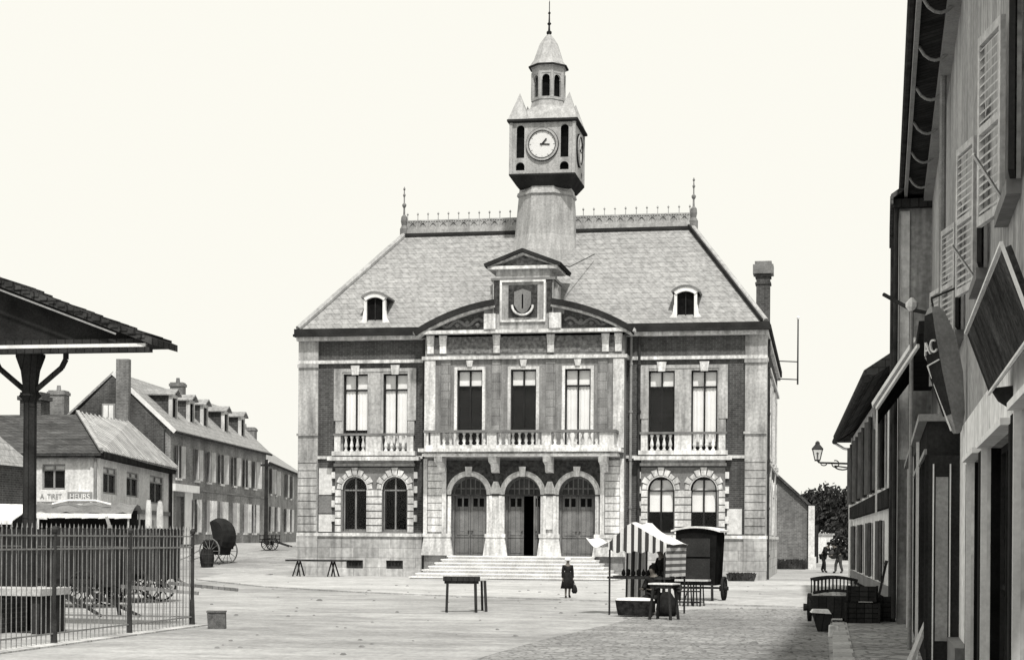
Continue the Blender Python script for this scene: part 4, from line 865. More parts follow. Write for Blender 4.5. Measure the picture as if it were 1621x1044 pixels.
def tree(label, loc, h, cw, seed, dens=1600):
    rnd = random.Random(seed); t = thing('tree', label, 'tree', loc, group='trees at the end of the street')
    tk = MB(); tk.tube((0, 0, -.3), (.1, 0, h*.35), .25, .17, 8)
    for k in range(7):
        a = 2*PI*k/7+rnd.random(); q = (cw*.33*math.cos(a), cw*.33*math.sin(a), h*(.55+.2*rnd.random())); tk.tube((.1, 0, h*(.22+.02*k)), q, .09, .03, 6)
    tk.build('trunk', 'bark', t)
    cr = MB(); cl = []
    for k in range(22):
        a = rnd.random()*2*PI; r = cw*.42*math.sqrt(rnd.random()); z = h*(.3+.55*rnd.random()); r *= 1-.5*max(0, (z/h-.6))
        cl.append(((r*math.cos(a), r*math.sin(a), z), cw*(.13+.1*rnd.random())))
    for i in range(dens):
        c, r = rnd.choice(cl); v = Vector((rnd.gauss(0, 1), rnd.gauss(0, 1), rnd.gauss(0, 1))).normalized()*r*(.5+.55*rnd.random())
        p = Vector(c)+v; s = .12+.14*rnd.random(); a = Vector((rnd.gauss(0, 1), rnd.gauss(0, 1), rnd.gauss(0, 1))).normalized(); b = a.orthogonal().normalized(); cc = a.cross(b)
        cr.add([p+b*s, p+cc*s*.6, p-b*s, p-cc*s*.6], [(0, 1, 2, 3)])
    cr.build('crown', 'leaf', t); return t
for i, (px, d, h, cw, lab) in enumerate(((1292, 146, 5.2, 4.6, 'dark leafy tree beside the far gable house, leftmost of the trees at the street end'),
        (1322, 142, 5.7, 5.0, 'broad dark tree with rounded top, tallest of the trees above the garden wall'),
        (1352, 145, 5.0, 4.6, 'dark tree half hidden by the corner of the low pale house'))):
    x, y, _ = at_d(px, d); tree(lab, (x, y, gz(x, y)), h, cw, i+3, 2600)
x, y, _ = at_d(1334, 101)
bsh = thing('bush', 'mottled grey-green bush at the foot of the garden wall behind the walking men', 'bush', (x+.4, y+12, gz(x, y+12)))
rnd = random.Random(5); cr = MB()
for i in range(900):
    v = Vector((rnd.gauss(0, 1), rnd.gauss(0, 1), rnd.gauss(0, 1))).normalized()*(.6+.5*rnd.random()); p = Vector((v.x*1.0, v.y*.6, 1.0+v.z*1.0)); s = .09+.08*rnd.random()
    a = Vector((rnd.gauss(0, 1), rnd.gauss(0, 1), rnd.gauss(0, 1))).normalized(); b = a.orthogonal().normalized(); cc = a.cross(b); cr.add([p+b*s, p+cc*s, p-b*s, p-cc*s], [(0, 1, 2, 3)])
cr.build('foliage', 'leaf', bsh); MB().tube((0, 0, -.2), (0, 0, 1), .08, .04, 6).build('stem', 'bark', bsh)
def weeds(label, loc, wx, wy, h, seed, n=260):
    rnd = random.Random(seed); c = MB()
    for i in range(n):
        p = Vector((rnd.uniform(-wx, wx), rnd.uniform(-wy, wy), 0)); q = p+Vector((rnd.uniform(-.12, .12), rnd.uniform(-.12, .12), h*rnd.uniform(.4, 1)))
        s = .03; c.add([p+Vector((-s, 0, 0)), p+Vector((s, 0, 0)), q+Vector((.04, 0, 0)), q+Vector((-.05, .02, -.03))], [(0, 1, 2, 3)])
    o = c.build('weed_clump', 'leaf', None); o.location = loc; tag(o, label, 'weeds')
weeds('low dark weeds on the pavement at the right front corner of the town hall', (-3.2, 68.6, .05), .5, .25, .36, 1)
weeds('low dark plants along the foot of the far gable house', (-1.7, 96.4, gz(-1, 96.4)), .8, .3, .6, 2)

# ================================================================ MARKET PAVILION AND RAILINGS (left foreground)
mp = thing('market_shelter', 'dark timber market shelter with a low gable roof on a stout post, upper left foreground', 'shelter', (-14.0, 28, 0))
MB().lathe((0, 0, -.1), [(.2, 0), (.2, .3), (.125, .4), (.115, 4.2), (.15, 4.25), (.2, 4.3), (.15, 4.36), (.13, 4.45), (.17, 4.75), (.26, 5.0), (.26, 5.05)], 8, PI/8).build('post', 'wood_dark', mp)
MB().box(-8, 2.42, -.55, -.47, 4.99, 5.05).build('tie_beam', 'paint_white', mp)
MB().box(-8, 2.46, -.5, .5, 5.06, 5.14).box(-8, 2.5, -.58, -.42, 4.9, 4.977).build('eave_beam', 'wood_dark', mp)
MB().path([(.68, 0, 5.0), (.68, 0, 4.85), (.6, 0, 4.7), (.1, 0, 4.3)], .05, 8).build('brace', 'wood_dark', mp)
MB().path([(-.68, 0, 5.0), (-.68, 0, 4.85), (-.6, 0, 4.7), (-.1, 0, 4.3)], .05, 8).build('brace', 'wood_dark', mp)
MB().prism([(2.3, 5.14), (-4, 7.48), (-10.5, 5.14)], -.35, .35).build('gable_boarding', 'canvas_dark', mp)
MB().prism([(2.55, 5.02), (-4, 7.47), (-4, 7.62), (2.55, 5.14)], -.6, .6).prism([(-10.75, 5.02), (-4, 7.47), (-4, 7.62), (-10.75, 5.14)], -.6, .6).build('roof', 'tile_old', mp)
MB().bar((1.9, -.61, 5.21), (-4, -.61, 7.40), .02, .03).build('bargeboard', 'paint_grey', mp)
rnd = random.Random(2); rt_ = MB()
for k in range(40):
    x = 2.4-k*.165; z = 5.14+(2.4-x)*.378; s = rnd.uniform(.03, .09); rt_.box(x-.11, x+.03, -.62, .62, z+.0, z+s)
rt_.build('roof_tiles', 'tile_old', mp)
# railings
def railing(name, label, x0, y0, x1, y1, step, posts, h0=1.84, base=.02):
    t = thing(name, label, 'railing', (x0, y0, 0)); v = Vector((x1-x0, y1-y0, 0)); Ln = v.length; u = v/Ln; a = MB()
    for z in (1.7, 1.49, .17): a.bar(u*0+Vector((0, 0, z)), v+Vector((0, 0, z)), .02, .024)
    n = int(Ln/step)
    for i in range(n+1):
        p = u*(i*Ln/n); a.tube(p+Vector((0, 0, base)), p+Vector((random.uniform(-.006, .006), random.uniform(-.012, .012), h0-.02)), .0075, .0075, 5); a.tube(p+Vector((0, 0, h0-.02)), p+Vector((0, 0, h0+.05)), .014, .003, 5)
    a.build('rails', 'iron_grey', t)
    for s in posts:
        p = u*s; MB().tube(p+Vector((0, 0, .0)), p+Vector((0, 0, 1.75)), .033, .033, 8).tube(p+Vector((0, 0, .0)), p+Vector((0, 0, .5)), .055, .038, 8).lathe(tuple(p+Vector((0, 0, 1.75))), [(.05, 0), (.06, .05), (.02, .1)], 8).build('post', 'iron', t)
    return t
f1 = railing('iron_railing', 'iron railing running away from the camera on a pale kerb, ending in a dark post', -11.8, 16.6, -11.8, 30.3, .16, (2, 4.95, 7.85, 10.75, 13.7))
MB().prism([(-.16, -.6), (.28, -.6), (.28, 13.9), (-.16, 13.9)], -.05, .025, 'xy').build('stone_kerb', 'kerb', f1)
f2 = railing('iron_railing', 'iron railing set crosswise behind the first one, facing the town hall', -11.85, 30.3, -19.8, 30.3, .13, (2.9, 5.9), 1.72)
# things inside the railings
ct = thing('stone_trough', 'dark low trough with a pale flat top inside the railings beside the shelter post', 'trough', (-14.3, 27.3, 0))
MB().box(-2.2, .35, -.5, .5, 0, .62).build('side', 'brick', ct); MB().box(-2.3, 1.15, -.58, .6, .66, .78).build('top_slab', 'wood_pale', ct); MB().box(.95, 1.1, -.5, .5, 0, .66).build('support', 'wood_dark', ct)
def wheel(par, c, r, axis='x', m='wood_dark', n=12):
    w_ = MB().torus(c, r, .035, axis, 28).build('wheel', m, par); s = MB(); c = Vector(c)
    for i in range(n):
        a = 2*PI*i/n; d = Vector((0, math.cos(a), math.sin(a))) if axis == 'x' else Vector((math.cos(a), 0, math.sin(a))); s.tube(c+d*.06, c+d*(r-.05), .017, .014, 5)
    s.build('spokes', m, w_); o = Vector((.12, 0, 0)) if axis == 'x' else Vector((0, .12, 0)); MB().tube(c-o, c+o, .08, .06, 8).build('hub', m, w_); return w_
def wagon(label, loc, rz, L_, z0=.5, z1=1.85, cover=False):
    t = thing('wagon', label, 'wagon', loc, rz)
    b = MB().box(-L_/2, L_/2, -.65, -.6, z0+.1, z1); b.box(-L_/2, L_/2, .6, .65, z0+.1, z1); b.box(-L_/2, -L_/2+.05, -.6, .6, z0+.1, z1); b.box(L_/2-.05, L_/2, -.6, .6, z0+.1, z1); b.box(-L_/2, L_/2, -.65, .65, z0, z0+.1)
    for k in range(int(L_/.6)): b.box(-L_/2+.6*k, -L_/2+.6*k+.07, -.69, -.65, z0, z1+.05)
    b.build('body', 'paint_dark', t)
    for x in (-L_/2+.6, L_/2-.6):
        for y in (-.78, .78): wheel(t, (x, y, .45), .45, 'y')
    MB().bar((L_/2, 0, .5), (L_/2+1.9, 0, .35), .08, .08).build('drawbar', 'wood_grey', t)
    return t
wagon('long dark farm wagon behind the railings at the left edge', (-18.4, 37.5, 0), R(4), 3.9)
wagon('dark box wagon standing just behind the long wagon, right of the shelter post', (-17.9, 40.8, 0), R(-3), 2.8, .6, 1.9)
# canvas stall under the corner house
x, y, _ = at_d(140, 52)
cs = thing('canvas_stall', 'market stall with a sagging pale canvas roof in front of the white corner house', 'market stall', (x, y, 0), R(12))
n = 12; cv = MB()
g = [[(-1.5+3.0*i/n, -.9+1.8*j/4, 2.38+.32*math.sin(PI*j/4)+.05*math.sin(i*1.9+j)-.0*i) for i in range(n+1)] for j in range(5)]
cv.add([p for r in g for p in r], [(j*(n+1)+i, j*(n+1)+i+1, (j+1)*(n+1)+i+1, (j+1)*(n+1)+i) for j in range(4) for i in range(n)])
va = MB()
for i in range(n): va.add([(-1.5+3*i/n, -.91, 2.38), (-1.5+3*(i+1)/n, -.91, 2.38), (-1.5+3*(i+1)/n, -.93, 2.24), (-1.5+3*i/n, -.93, 2.22+.02*(i % 2))], [(0, 1, 2, 3)])
cv.build('canopy', 'canvas_grey', cs); va.build('valance', 'canvas', cs); MB().box(-1.4, 1.4, .5, .55, .3, 2.5).box(-1.4, -1.35, -.5, .5, .3, 2.2).each('back_cloth', 'canvas_dark', cs)
MB().box(-1.3, 1.3, -.7, .3, .75, .82).box(-1.3, 1.3, -.72, -.7, .2, .8).build('counter', 'wood_dark', cs)
pp = MB()
for sx in (-1.4, 1.4):
    for sy in (-.85, .85): pp.tube((sx, sy, 0), (sx, sy, 2.4), .03, .03, 6)
pp.each('pole', 'wood_pale', cs); MB().bar((.75, -.9, 2.3), (1.1, -.6, .9), .09, .09).build('prop', 'wood_pale', cs)
MB().path([(-1.0, -.5, 2.66), (-.5, -.5, 2.78), (.3, -.5, 2.78), (.8, -.5, 2.66)], .04).build('rolled_canvas', 'canvas', cs)
x, y, _ = at_d(10, 47)
c2_ = thing('canvas_stall', 'pale flat canvas stall cover at the far left edge, left of the shelter post', 'market stall', (x-1.2, y, 0), R(5))
MB().slab([(-1.8, -.8, 2.1), (1.65, -.8, 2.08), (1.65, .8, 2.55), (-1.8, .8, 2.6)], .03).box(-1.8, 1.65, -.82, -.79, 2.0, 2.1).build('canopy', 'render_pale', c2_)
p_ = MB()
for sx in (-1.7, 1.6):
    for sy in (-.75, .75): p_.tube((sx, sy, 0), (sx, sy, 2.1 if sy < 0 else 2.5), .03, .03, 6)
p_.each('pole', 'wood_grey', c2_); MB().box(-1.6, 1.5, -.6, .6, .7, .78).box(-1.6, 1.5, .58, .6, 0, 2.3).build('counter', 'wood_dark', c2_)
# pale posts (awning curtain) by the corner house
x, y, _ = at_d(236, 60)
for px, d, lab, hh in ((235, 58, 'furled pale awning cloth tied to a pole left of the whitewashed post', 1.4), (253, 60, 'thick whitewashed post standing before the corner house drainpipe', 1.55)):
    x, y, _ = at_d(px, d); t = thing('awning_post', lab, 'post', (x, y, 0)); k_ = hh; MB().lathe((0, 0, 0), [(.05, 0), (.05, 1.3), (.075*k_, 1.36), (.085*k_, 1.8), (.08*k_, 2.3), (.07*k_, 2.7), (.05*k_, 2.95)], 9).build('cloth', 'canvas_aged', t); MB().tube((0, 0, 2.4), (.0, 0, 3.0), .03, .03, 6).build('pole', 'wood_grey', t)
# two wheeled cart behind the rails
def handcart(label, loc, rz, s=1., m='wood_dark', r=.6, cat='cart', name='hand_cart', pale=None):
    t = thing(name, label, cat, loc, rz)
    wheel(t, (-.55*s, 0, r), r, 'x'); wheel(t, (.55*s, 0, r), r, 'x'); b = MB(); b.box(-.45*s, .45*s, -.8*s, .8*s, r+.05, r+.12)
    for q in (-1, 1):
        for z in (r+.25, r+.45): b.bar((q*.46*s, -.8*s, z), (q*.46*s, .8*s, z), .03, .05)
        for k in range(5): b.bar((q*.46*s, (-.75+.37*k)*s, r+.1), (q*.48*s, (-.75+.37*k)*s, r+.5), .03, .03)
    b.build('bed', m, t)
    MB().bar((-.4*s, -.8*s, r+.08), (-.35*s, -2.0*s, r*.6), .05, .06).bar((.4*s, -.8*s, r+.08), (.35*s, -2.0*s, r*.6), .05, .06).build('shaft', pale or m, t)
    MB().tube((-.55*s, 0, r), (.55*s, 0, r), .04, .04, 6).build('axle', 'iron', t); return t
x, y, _ = at_d(212, 45); handcart('two wheeled cart with spoked wheels seen through the railings', (x, y, 0), R(60), 1.05, r=.62, pale='wood_pale')
x, y, _ = at_d(188, 49); handcart('second cart with pale shafts, farther back and left of the spoked cart', (x, y, 0), R(-35), 1.0, r=.6, pale='wood_pale', m='wood_grey')
# boards lying inside the railings
x, y, _ = at_d(140, 35.5)
t = thing('trestle_stand', 'low splayed wooden trestle inside the railings, below the dark wagon', 'trestle', (x, y, 0), R(8)); MB().bar((-1.3, 0, .75), (.6, 0, .72), .1, .1).build('beam', 'wood_dark', t)
MB().bar((-.4, 0, .72), (1.2, -.3, .02), .06, .06).bar((-.9, 0, .72), (.4, -.4, .02), .06, .06).bar((-1.2, 0, .72), (-1.25, .3, 0), .07, .07).bar((.55, 0, .72), (.6, .3, 0), .07, .07).each('leg', 'wood_dark', t)
# hooded carriage on the square
x, y, _ = at_d(346, 84); z = gz(x, y)
hc = thing('hooded_carriage', 'black hooded carriage with pale shafts resting on the ground left of the hall', 'carriage', (x, y, z), R(70))
n = 10; prof_ = [(-.75+.15*math.cos(0), 1.0)]
hood = MB(); rings = []
for i in range(9):
    a = R(-35)+R(150)*i/8; cyv, czv = -.1, 1.35
    rings.append([(xx, cyv-.62*math.cos(a), czv+.95*math.sin(a)*(1-.15*abs(xx/.5)**3)) for xx in [-.5+1.0*k/8 for k in range(9)]])
hood.add([p for r_ in rings for p in r_], [(j*9+i, j*9+i+1, (j+1)*9+i+1, (j+1)*9+i) for j in range(8) for i in range(8)])
for q in (0, 8): hood.add([r_[q] for r_ in rings]+[(rings[0][q][0], -.1, 1.2)], [tuple(range(10))])
hood.build('hood', 'paint_dark', hc)
MB().box(-.5, .5, -.55, .6, .75, 1.2).prism([(-.5, .75), (.6, .75), (.5, .45), (-.4, .45)], -.4, .4, 'yz').build('body', 'paint_dark', hc)
wheel(hc, (-.68, 0, .65), .65, 'x', 'wood_grey'); wheel(hc, (.68, 0, .65), .65, 'x', 'wood_grey')
MB().path([(-.5, .8, .7), (-.5, 1.6, .35), (-.45, 2.6, .05)], .045).path([(.5, .8, .7), (.5, 1.6, .35), (.45, 2.6, .05)], .045).each('shaft', 'wood_pale', hc)
x, y, _ = at_d(328, 82); z = gz(x, y)
t = thing('barrel', 'dark tarred barrel lying against the hooded carriage', 'barrel', (x, y, z)); MB().lathe((0, 0, 0), [(.28, 0), (.33, .25), (.36, .45), (.33, .65), (.28, .9)], 12).build('staves', 'wood_dark', t); MB().lathe((0, 0, .2), [(.34, 0), (.345, .05)], 12).lathe((0, 0, .62), [(.345, 0), (.34, .05)], 12).build('hoops', 'iron', t)
x, y, _ = at_d(427, 92); z = gz(x, y)
handcart('small dark handcart standing at the left corner of the town hall below the pole', (x, y, z), R(85), .62, r=.36)
# bench by the plinth
xl, xr = Xat(463, 68.3), Xat(538, 68.3)
tb_ = thing('long_trestle_table', 'long weathered trestle table set before the plinth left of the entrance', 'table', ((xl+xr)/2, 68.3, .045)); hw = (xr-xl)/2
MB().box(-hw-.2, hw+.2, -.35, .35, .64, .71).build('table_top', 'wood_dark', tb_)
for q in (-1, 1):
    for yy in (-.3, .3): MB().bar((q*hw*.72, yy*.6, .66), (q*hw*.72+q*.18, yy, 0), .05, .05).bar((q*hw*.72, yy*.6, .66), (q*hw*.72-q*.15, yy, 0), .05, .05).each('leg', 'wood_dark', tb_)

# ================================================================ MARKET IN FRONT
def table(name, label, loc, rz, w_, d_, h, tm, lm, th=.05, splay=.04, apron=0):
    t = thing(name, label, 'table', loc, rz); MB().box(-w_/2, w_/2, -d_/2, d_/2, h-th, h).build('table_top', tm, t)
    if apron: MB().box(-w_/2+.03, w_/2-.03, -d_/2+.03, d_/2-.03, h-th-apron, h-th-.002).build('apron', lm, t)
    for sx in (-1, 1):
        for sy in (-1, 1): MB().bar((sx*(w_/2-.1), sy*(d_/2-.06), h-th), (sx*(w_/2-.1+splay), sy*(d_/2-.06+splay), 0), .05, .05).build('leg', lm, t)
    return t
x, y, _ = at_d(731, 38.6); table('market_table', 'bare dark table with splayed legs standing alone before the entrance steps', (x, y, 0), R(14), .84, .5, .82, 'wood_dark', 'wood_dark', .1, .02, .06)
x, y, _ = at_d(762, 39.2)
t = thing('trestle', 'narrow trestle with one pale plank end, right of the bare dark table', 'trestle', (x, y, 0), R(20)); MB().box(-.2, .12, -.3, .3, .72, .75).build('plank', 'wood_pale', t)
MB().bar((0.05, -.25, .72), (.08, -.3, 0), .06, .06).bar((.05, .25, .72), (.08, .3, 0), .05, .05).each('leg', 'wood_dark', t)
# striped stall
x, y, _ = at_d(1022, 38.2)
ST = thing('striped_stall', 'small market stall with striped canvas canopy and striped side curtain', 'market stall', (x, y, 0), R(-13))
hw, hd_, ez, rz_ = .62, .75, 1.5, 2.08
n = 8
def rib(x0, z0, x1, z1, y0, y1, sag=.075):
    g = []
    for j in range(5):
        for i in range(n+1):
            t = i/n; g.append((x0+(x1-x0)*t, y0+(y1-y0)*j/4, z0+(z1-z0)*t-sag*math.sin(PI*t)+.02*math.sin(j*2.3+i)))
    return g, [(j*(n+1)+i, j*(n+1)+i+1, (j+1)*(n+1)+i+1, (j+1)*(n+1)+i) for j in range(4) for i in range(n)]
cp = MB(); cp.add(*rib(-.1, rz_, .78, 1.6, -hd_, hd_)); cp.add(*rib(-.1, rz_, -.62, 1.62, -hd_, hd_, .06)); cp.build('canopy', 'canvas', ST)
fl_ = MB(); g, f = rib(-.62, 1.62, -1.12, 1.72, -hd_-.15, hd_-.5, .14); fl_.add(g, f); fl_.build('loose_flap', 'canvas', ST)
fv = MB(); vs = []; m_ = 18
for i in range(m_+1):
    xx = -.62+1.38*i/m_; zt = rz_-(abs(xx+.1)/.52*.46 if xx < -.1 else (xx+.1)/.88*.48); vs += [(xx, -hd_-.02+.015*math.sin(i*2), zt), (xx, -hd_-.03+.03*math.sin(i*2), 1.42+.03*math.sin(i*1.7)+(.06 if i in (0, m_) else 0))]
fv.add(vs, [(2*i, 2*i+1, 2*i+3, 2*i+2) for i in range(m_)]); fv.build('striped_front', 'stripe_vertical', ST)
sc_ = MB(); vs = []
for i in range(9):
    yy = -hd_+.02+1.45*i/8; vs += [(.74+.02*math.sin(i*1.6), yy, 1.6), (.72+.03*math.sin(i*1.6), yy, .86)]
sc_.add(vs, [(2*i, 2*i+1, 2*i+3, 2*i+2) for i in range(8)]); sc_.build('side_curtain', 'stripe_level', ST)
lc = MB(); vs = []
for i in range(13):
    xx = -.55+.52*i/12; vs += [(xx, .25+.03*math.sin(i*1.3), 1.5), (xx, .2+.03*math.sin(i*1.3), .36)]
lc.add(vs, [(2*i, 2*i+1, 2*i+3, 2*i+2) for i in range(12)]); lc.build('rear_curtain', 'stripe_vertical', ST)
for sx, sy in ((-.6, -.73), (-.6, .73), (.7, -.73), (.7, .73)): MB().tube((sx, sy, 0), (sx, sy, 1.6), .022, .022, 6).build('pole', 'wood_dark', ST)
MB().tube((-.1, -hd_, 2.06), (-.1, hd_, 2.06), .02, .02, 6).build('ridge_pole', 'wood_grey', ST)
MB().box(-.6, .75, -.5, -.2, .82, .88).bar((-.65, -.73, .84), (.85, -.73, .84), .04, .05).build('counter', 'wood_dark', ST)
gd = MB(); rnd = random.Random(8)
for k in range(9): xx = -.4+.12*k; gd.lathe((xx, -.36, .88), [(.02, 0), (.05, .03), (.045, .08+.06*rnd.random()), (.0, .16)], 7)
gd = gd.build('market_goods', 'wicker_dark', None); gd.location = (x, y, 0); gd.rotation_euler[2] = R(-13); tag(gd, 'row of small dark goods lined up on the counter of the striped stall', 'goods')
# basket
x, y, _ = at_d(1006, 37.0)
bk = thing('wicker_basket', 'long dark wicker basket covered with a white cloth, below the striped stall', 'basket', (x, y, 0), R(-8))
def oval(a, b, z, n=20): return [(a*math.copysign(abs(math.cos(2*PI*i/n))**.6, math.cos(2*PI*i/n)), b*math.copysign(abs(math.sin(2*PI*i/n))**.6, math.sin(2*PI*i/n)), z) for i in range(n)]
MB().loft([oval(.37, .22, .03), oval(.4, .24, .15), oval(.43, .26, .34), oval(.44, .27, .36)]).build('basket', 'wicker_dark', bk)
MB().loft([oval(.43, .26, .361), oval(.4, .24, .4), oval(.2, .12, .42)]).build('cloth', 'canvas', bk)
MB().box(.36, .42, -.2, -.1, -.0, .12).build('foot', 'wood_dark', bk)
x, y, _ = at_d(1052, 35.6); table('market_table', 'small table with a white top and thin legs at the front of the striped stall', (x, y, 0), R(-18), .56, .42, .78, 'canvas', 'wood_dark', .03, .06, .07)
# dark sack under it
x, y, _ = at_d(1056, 37.2)
t = MB().lathe((0, 0, 0), [(.2, 0), (.24, .15), (.21, .35), (.12, .5), (.08, .55)], 10).build('sack', 'cloth_dark', None, smooth=True); t.location = (x, y, 0); tag(t, 'dark filled sack standing under the white topped table', 'sack')
# wooden chairs / rack
x, y, _ = at_d(1093, 43.2)
t = thing('slatted_rack', 'light open wooden rack with ladder like sides between the stall and the black booth', 'rack', (x, y, .0), R(-6))
b = MB()
for xx in (-.33, -.02, .12, .3): b.bar((xx, -.2, 0), (xx, -.15, .66), .04, .04); b.bar((xx+.03, .2, 0), (xx, .15, .66), .03, .03)
b.bar((-.15, -.2, 0), (0, -.18, .5), .03, .03); b.each('upright', 'wood_dark', t)
b = MB()
for z in (.1, .38, .46): b.bar((-.36, -.18, z), (.32, -.18, z), .03, .035)
b.bar((-.36, .18, .1), (.32, .18, .1), .03, .03); b.each('cross_bar', 'wood_dark', t); MB().box(-.5, .5, -.24, .24, .64, .68).build('top_board', 'wood_pale', t)
# black booth on wheels
x, y, _ = at_d(1108, 46.2)
BT = thing('black_booth', 'tall black wheeled booth with a pale curved roof rim beside the striped stall', 'booth', (x, y, .045), R(-8))
MB().loft([[(-.5, -.5, .42), (.52, -.5, .42), (.52, .5, .42), (-.5, .5, .42)], [(-.56, -.55, 1.8), (.58, -.55, 1.8), (.58, .55, 1.8), (-.56, .55, 1.8)]]).build('body', 'black_wood_and_shade', BT)
rr = MB()
for i in range(10):
    t0 = -.68+1.36*i/10; t1 = t0+.136; z = lambda t: 1.98-.11*(t/.68)**2
    rr.loft([[(t0, -.62, z(t0)), (t1, -.62, z(t1)), (t1, .62, z(t1)), (t0, .62, z(t0))], [(t0, -.62, z(t0)+.05), (t1, -.62, z(t1)+.05), (t1, .62, z(t1)+.05), (t0, .62, z(t0)+.05)]])
rr.build('curved_roof', 'canvas', BT); MB().prism([(-.56, 1.8), (.58, 1.8), (.55, 1.9), (.25, 1.96), (0, 1.97), (-.25, 1.96), (-.55, 1.9)], -.54, .54).build('roof_end', 'black_wood_and_shade', BT)
MB().box(-.4, .4, -.56, -.545, .6, 1.15).box(-.4, .4, -.56, -.545, 1.2, 1.7).each('door_panel', 'paint_dark', BT)
wheel(BT, (.66, .1, .33), .33, 'x'); wheel(BT, (-.64, .1, .33), .33, 'x'); MB().tube((-.6, .1, .34), (.62, .1, .34), .03, .03, 6).build('axle', 'iron', BT)
MB().bar((.45, -.5, .45), (.47, -.55, 0), .06, .06).bar((-.42, -.5, .45), (-.44, -.55, 0), .06, .06).each('prop_leg', 'wood_dark', BT)
# crate left foreground
x, y, _ = at_d(344, 31.0)
t = thing('wicker_hamper', 'small grey wicker hamper left on the open ground right of the railings', 'hamper', (x, y, 0), R(16)); MB().loft([[(-.15, -.12, 0), (.17, -.12, 0), (.17, .14, 0), (-.15, .14, 0)], [(-.17, -.14, .29), (.16, -.14, .31), (.16, .15, .31), (-.17, .15, .29)]]).build('basket', 'wicker', t)
MB().box(-.18, .17, -.155, .16, .3, .33).build('lid', 'wicker', t)
# barrow, crates by the pale house
x, y, _ = at_d(1320, 33.2)
bw_ = thing('slatted_barrow', 'dark barrow with white barred sides on the kerb of the right pavement', 'barrow', (x, y, .1), R(4))
b = MB()
zt = lambda k: .78+.10*math.sin(PI*(.15+.7*k/12))
for k in range(12): b.bar((-.4+.072*k, -.3, zt(k)-.27), (-.4+.072*k, -.32, zt(k)), .022, .022)
for k in range(12): b.bar((-.4+.072*k, .5, zt(k)-.27), (-.4+.072*k, .52, zt(k)), .022, .022)
b.each('bar_panel', 'wood_dark', bw_)
b = MB(); b.path([(-.42+.072*k, -.32, zt(k)) for k in range(13)], .028); b.path([(-.42+.072*k, -.3, zt(k)-.25) for k in range(13)], .03); b.path([(-.42+.072*k, .52, zt(k)) for k in range(13)], .028)
b.box(-.42, .46, -.3, .5, .3, .5); b.build('frame', 'wood_dark', bw_)
MB().loft([[(-.38, -.28, .08), (.3, -.28, .08), (.3, .45, .08), (-.38, .45, .08)], [(-.42, -.3, .3), (.46, -.3, .3), (.46, .5, .3), (-.42, .5, .3)]]).build('tray', 'wood_dark', bw_)
wheel(bw_, (-.46, .1, .28), .28, 'x', n=8)
x, y, _ = at_d(1301, 31.4)
t = thing('produce_stand', 'low dark stand topped with a pale cloth, left of the barred barrow', 'stand', (x, y, 0), R(5)); MB().loft([[(-.06, -.1, 0), (.12, -.1, 0), (.12, .12, 0), (-.06, .12, 0)], [(-.17, -.16, .36), (.2, -.16, .36), (.2, .18, .36), (-.17, .18, .36)]]).build('pedestal', 'wood_dark', t)
MB().loft([[(-.2, -.2, .36), (.17, -.2, .34), (.17, .2, .34), (-.2, .2, .36)], [(-.16, -.15, .42), (.12, -.15, .42), (.12, .15, .42), (-.16, .15, .42)]]).build('cloth', 'canvas', t)
x, y, _ = at_d(1321, 29.6)
t = MB().loft([[(-.1, -.1, 0), (.1, -.1, 0), (.1, .1, 0), (-.1, .1, 0)], [(-.09, -.09, .22), (.09, -.09, .2), (.09, .09, .2), (-.09, .09, .22)]]).build('stone_block', 'stone_light', None, bevel=.02); t.location = (x, y, .0); tag(t, 'pale square stone block standing at the edge of the kerb', 'stone block')
def crate(label, loc, rz, w_, d_, h, m='wood_dark'):
    t = thing('crate', label, 'crate', loc, rz, group='crates stacked on the right pavement'); b = MB()
    k = 0; z = 0
    while z < h-.05: b.box(-w_/2, w_/2, -d_/2, -d_/2+.02, z, z+.085); b.box(-w_/2, w_/2, d_/2-.02, d_/2, z, z+.085); b.box(-w_/2, -w_/2+.02, -d_/2+.02, d_/2-.02, z, z+.085); b.box(w_/2-.02, w_/2, -d_/2+.02, d_/2-.02, z, z+.085); z += .1
    b.build('slats', m, t); MB().box(-w_/2+.02, w_/2-.02, -d_/2+.02, d_/2-.02, .02, .04).box(-w_/2+.03, w_/2-.03, -d_/2+.03, d_/2-.03, .04, h*.8).build('contents', 'cloth_dark', t)
    c = MB()
    for sx in (-1, 1):
        for sy in (-1, 1): c.box(sx*(w_/2+.012)-.02, sx*(w_/2+.012)+.02, sy*(d_/2+.012)-.02, sy*(d_/2+.012)+.02, 0, h)
    c.build('corner_posts', m, t)
x, y, _ = at_d(1364, 33.0); crate('wide dark slatted crate on the pavement right beside the barred barrow', (x, y, .1), R(3), .62, .6, .4)
crate('dark crate lying on top of the wide crate beside the barrow', (x+.02, y+.05, .52), R(-5), .52, .5, .3)
x, y, _ = at_d(1400, 33.6); crate('narrow dark crate against the shopfront end, rightmost of the crates', (x, y, .1), R(0), .36, .5, .5)
x, y, _ = at_d(1392, 34.6)
t = thing('leaning_shaft', 'dark cart shaft propped diagonally against the plinth of the low pale house', 'cart shaft', (x, y, .1)); MB().bar((-.1, 0, 0), (.15, .2, 1.15), .05, .05).bar((-.5, .1, .75), (.25, .3, .35), .05, .05).build('shaft', 'wood_dark', t); MB().tube((.14, .2, 1.12), (.16, .21, 1.2), .035, .035, 6).build('cap', 'iron', t)

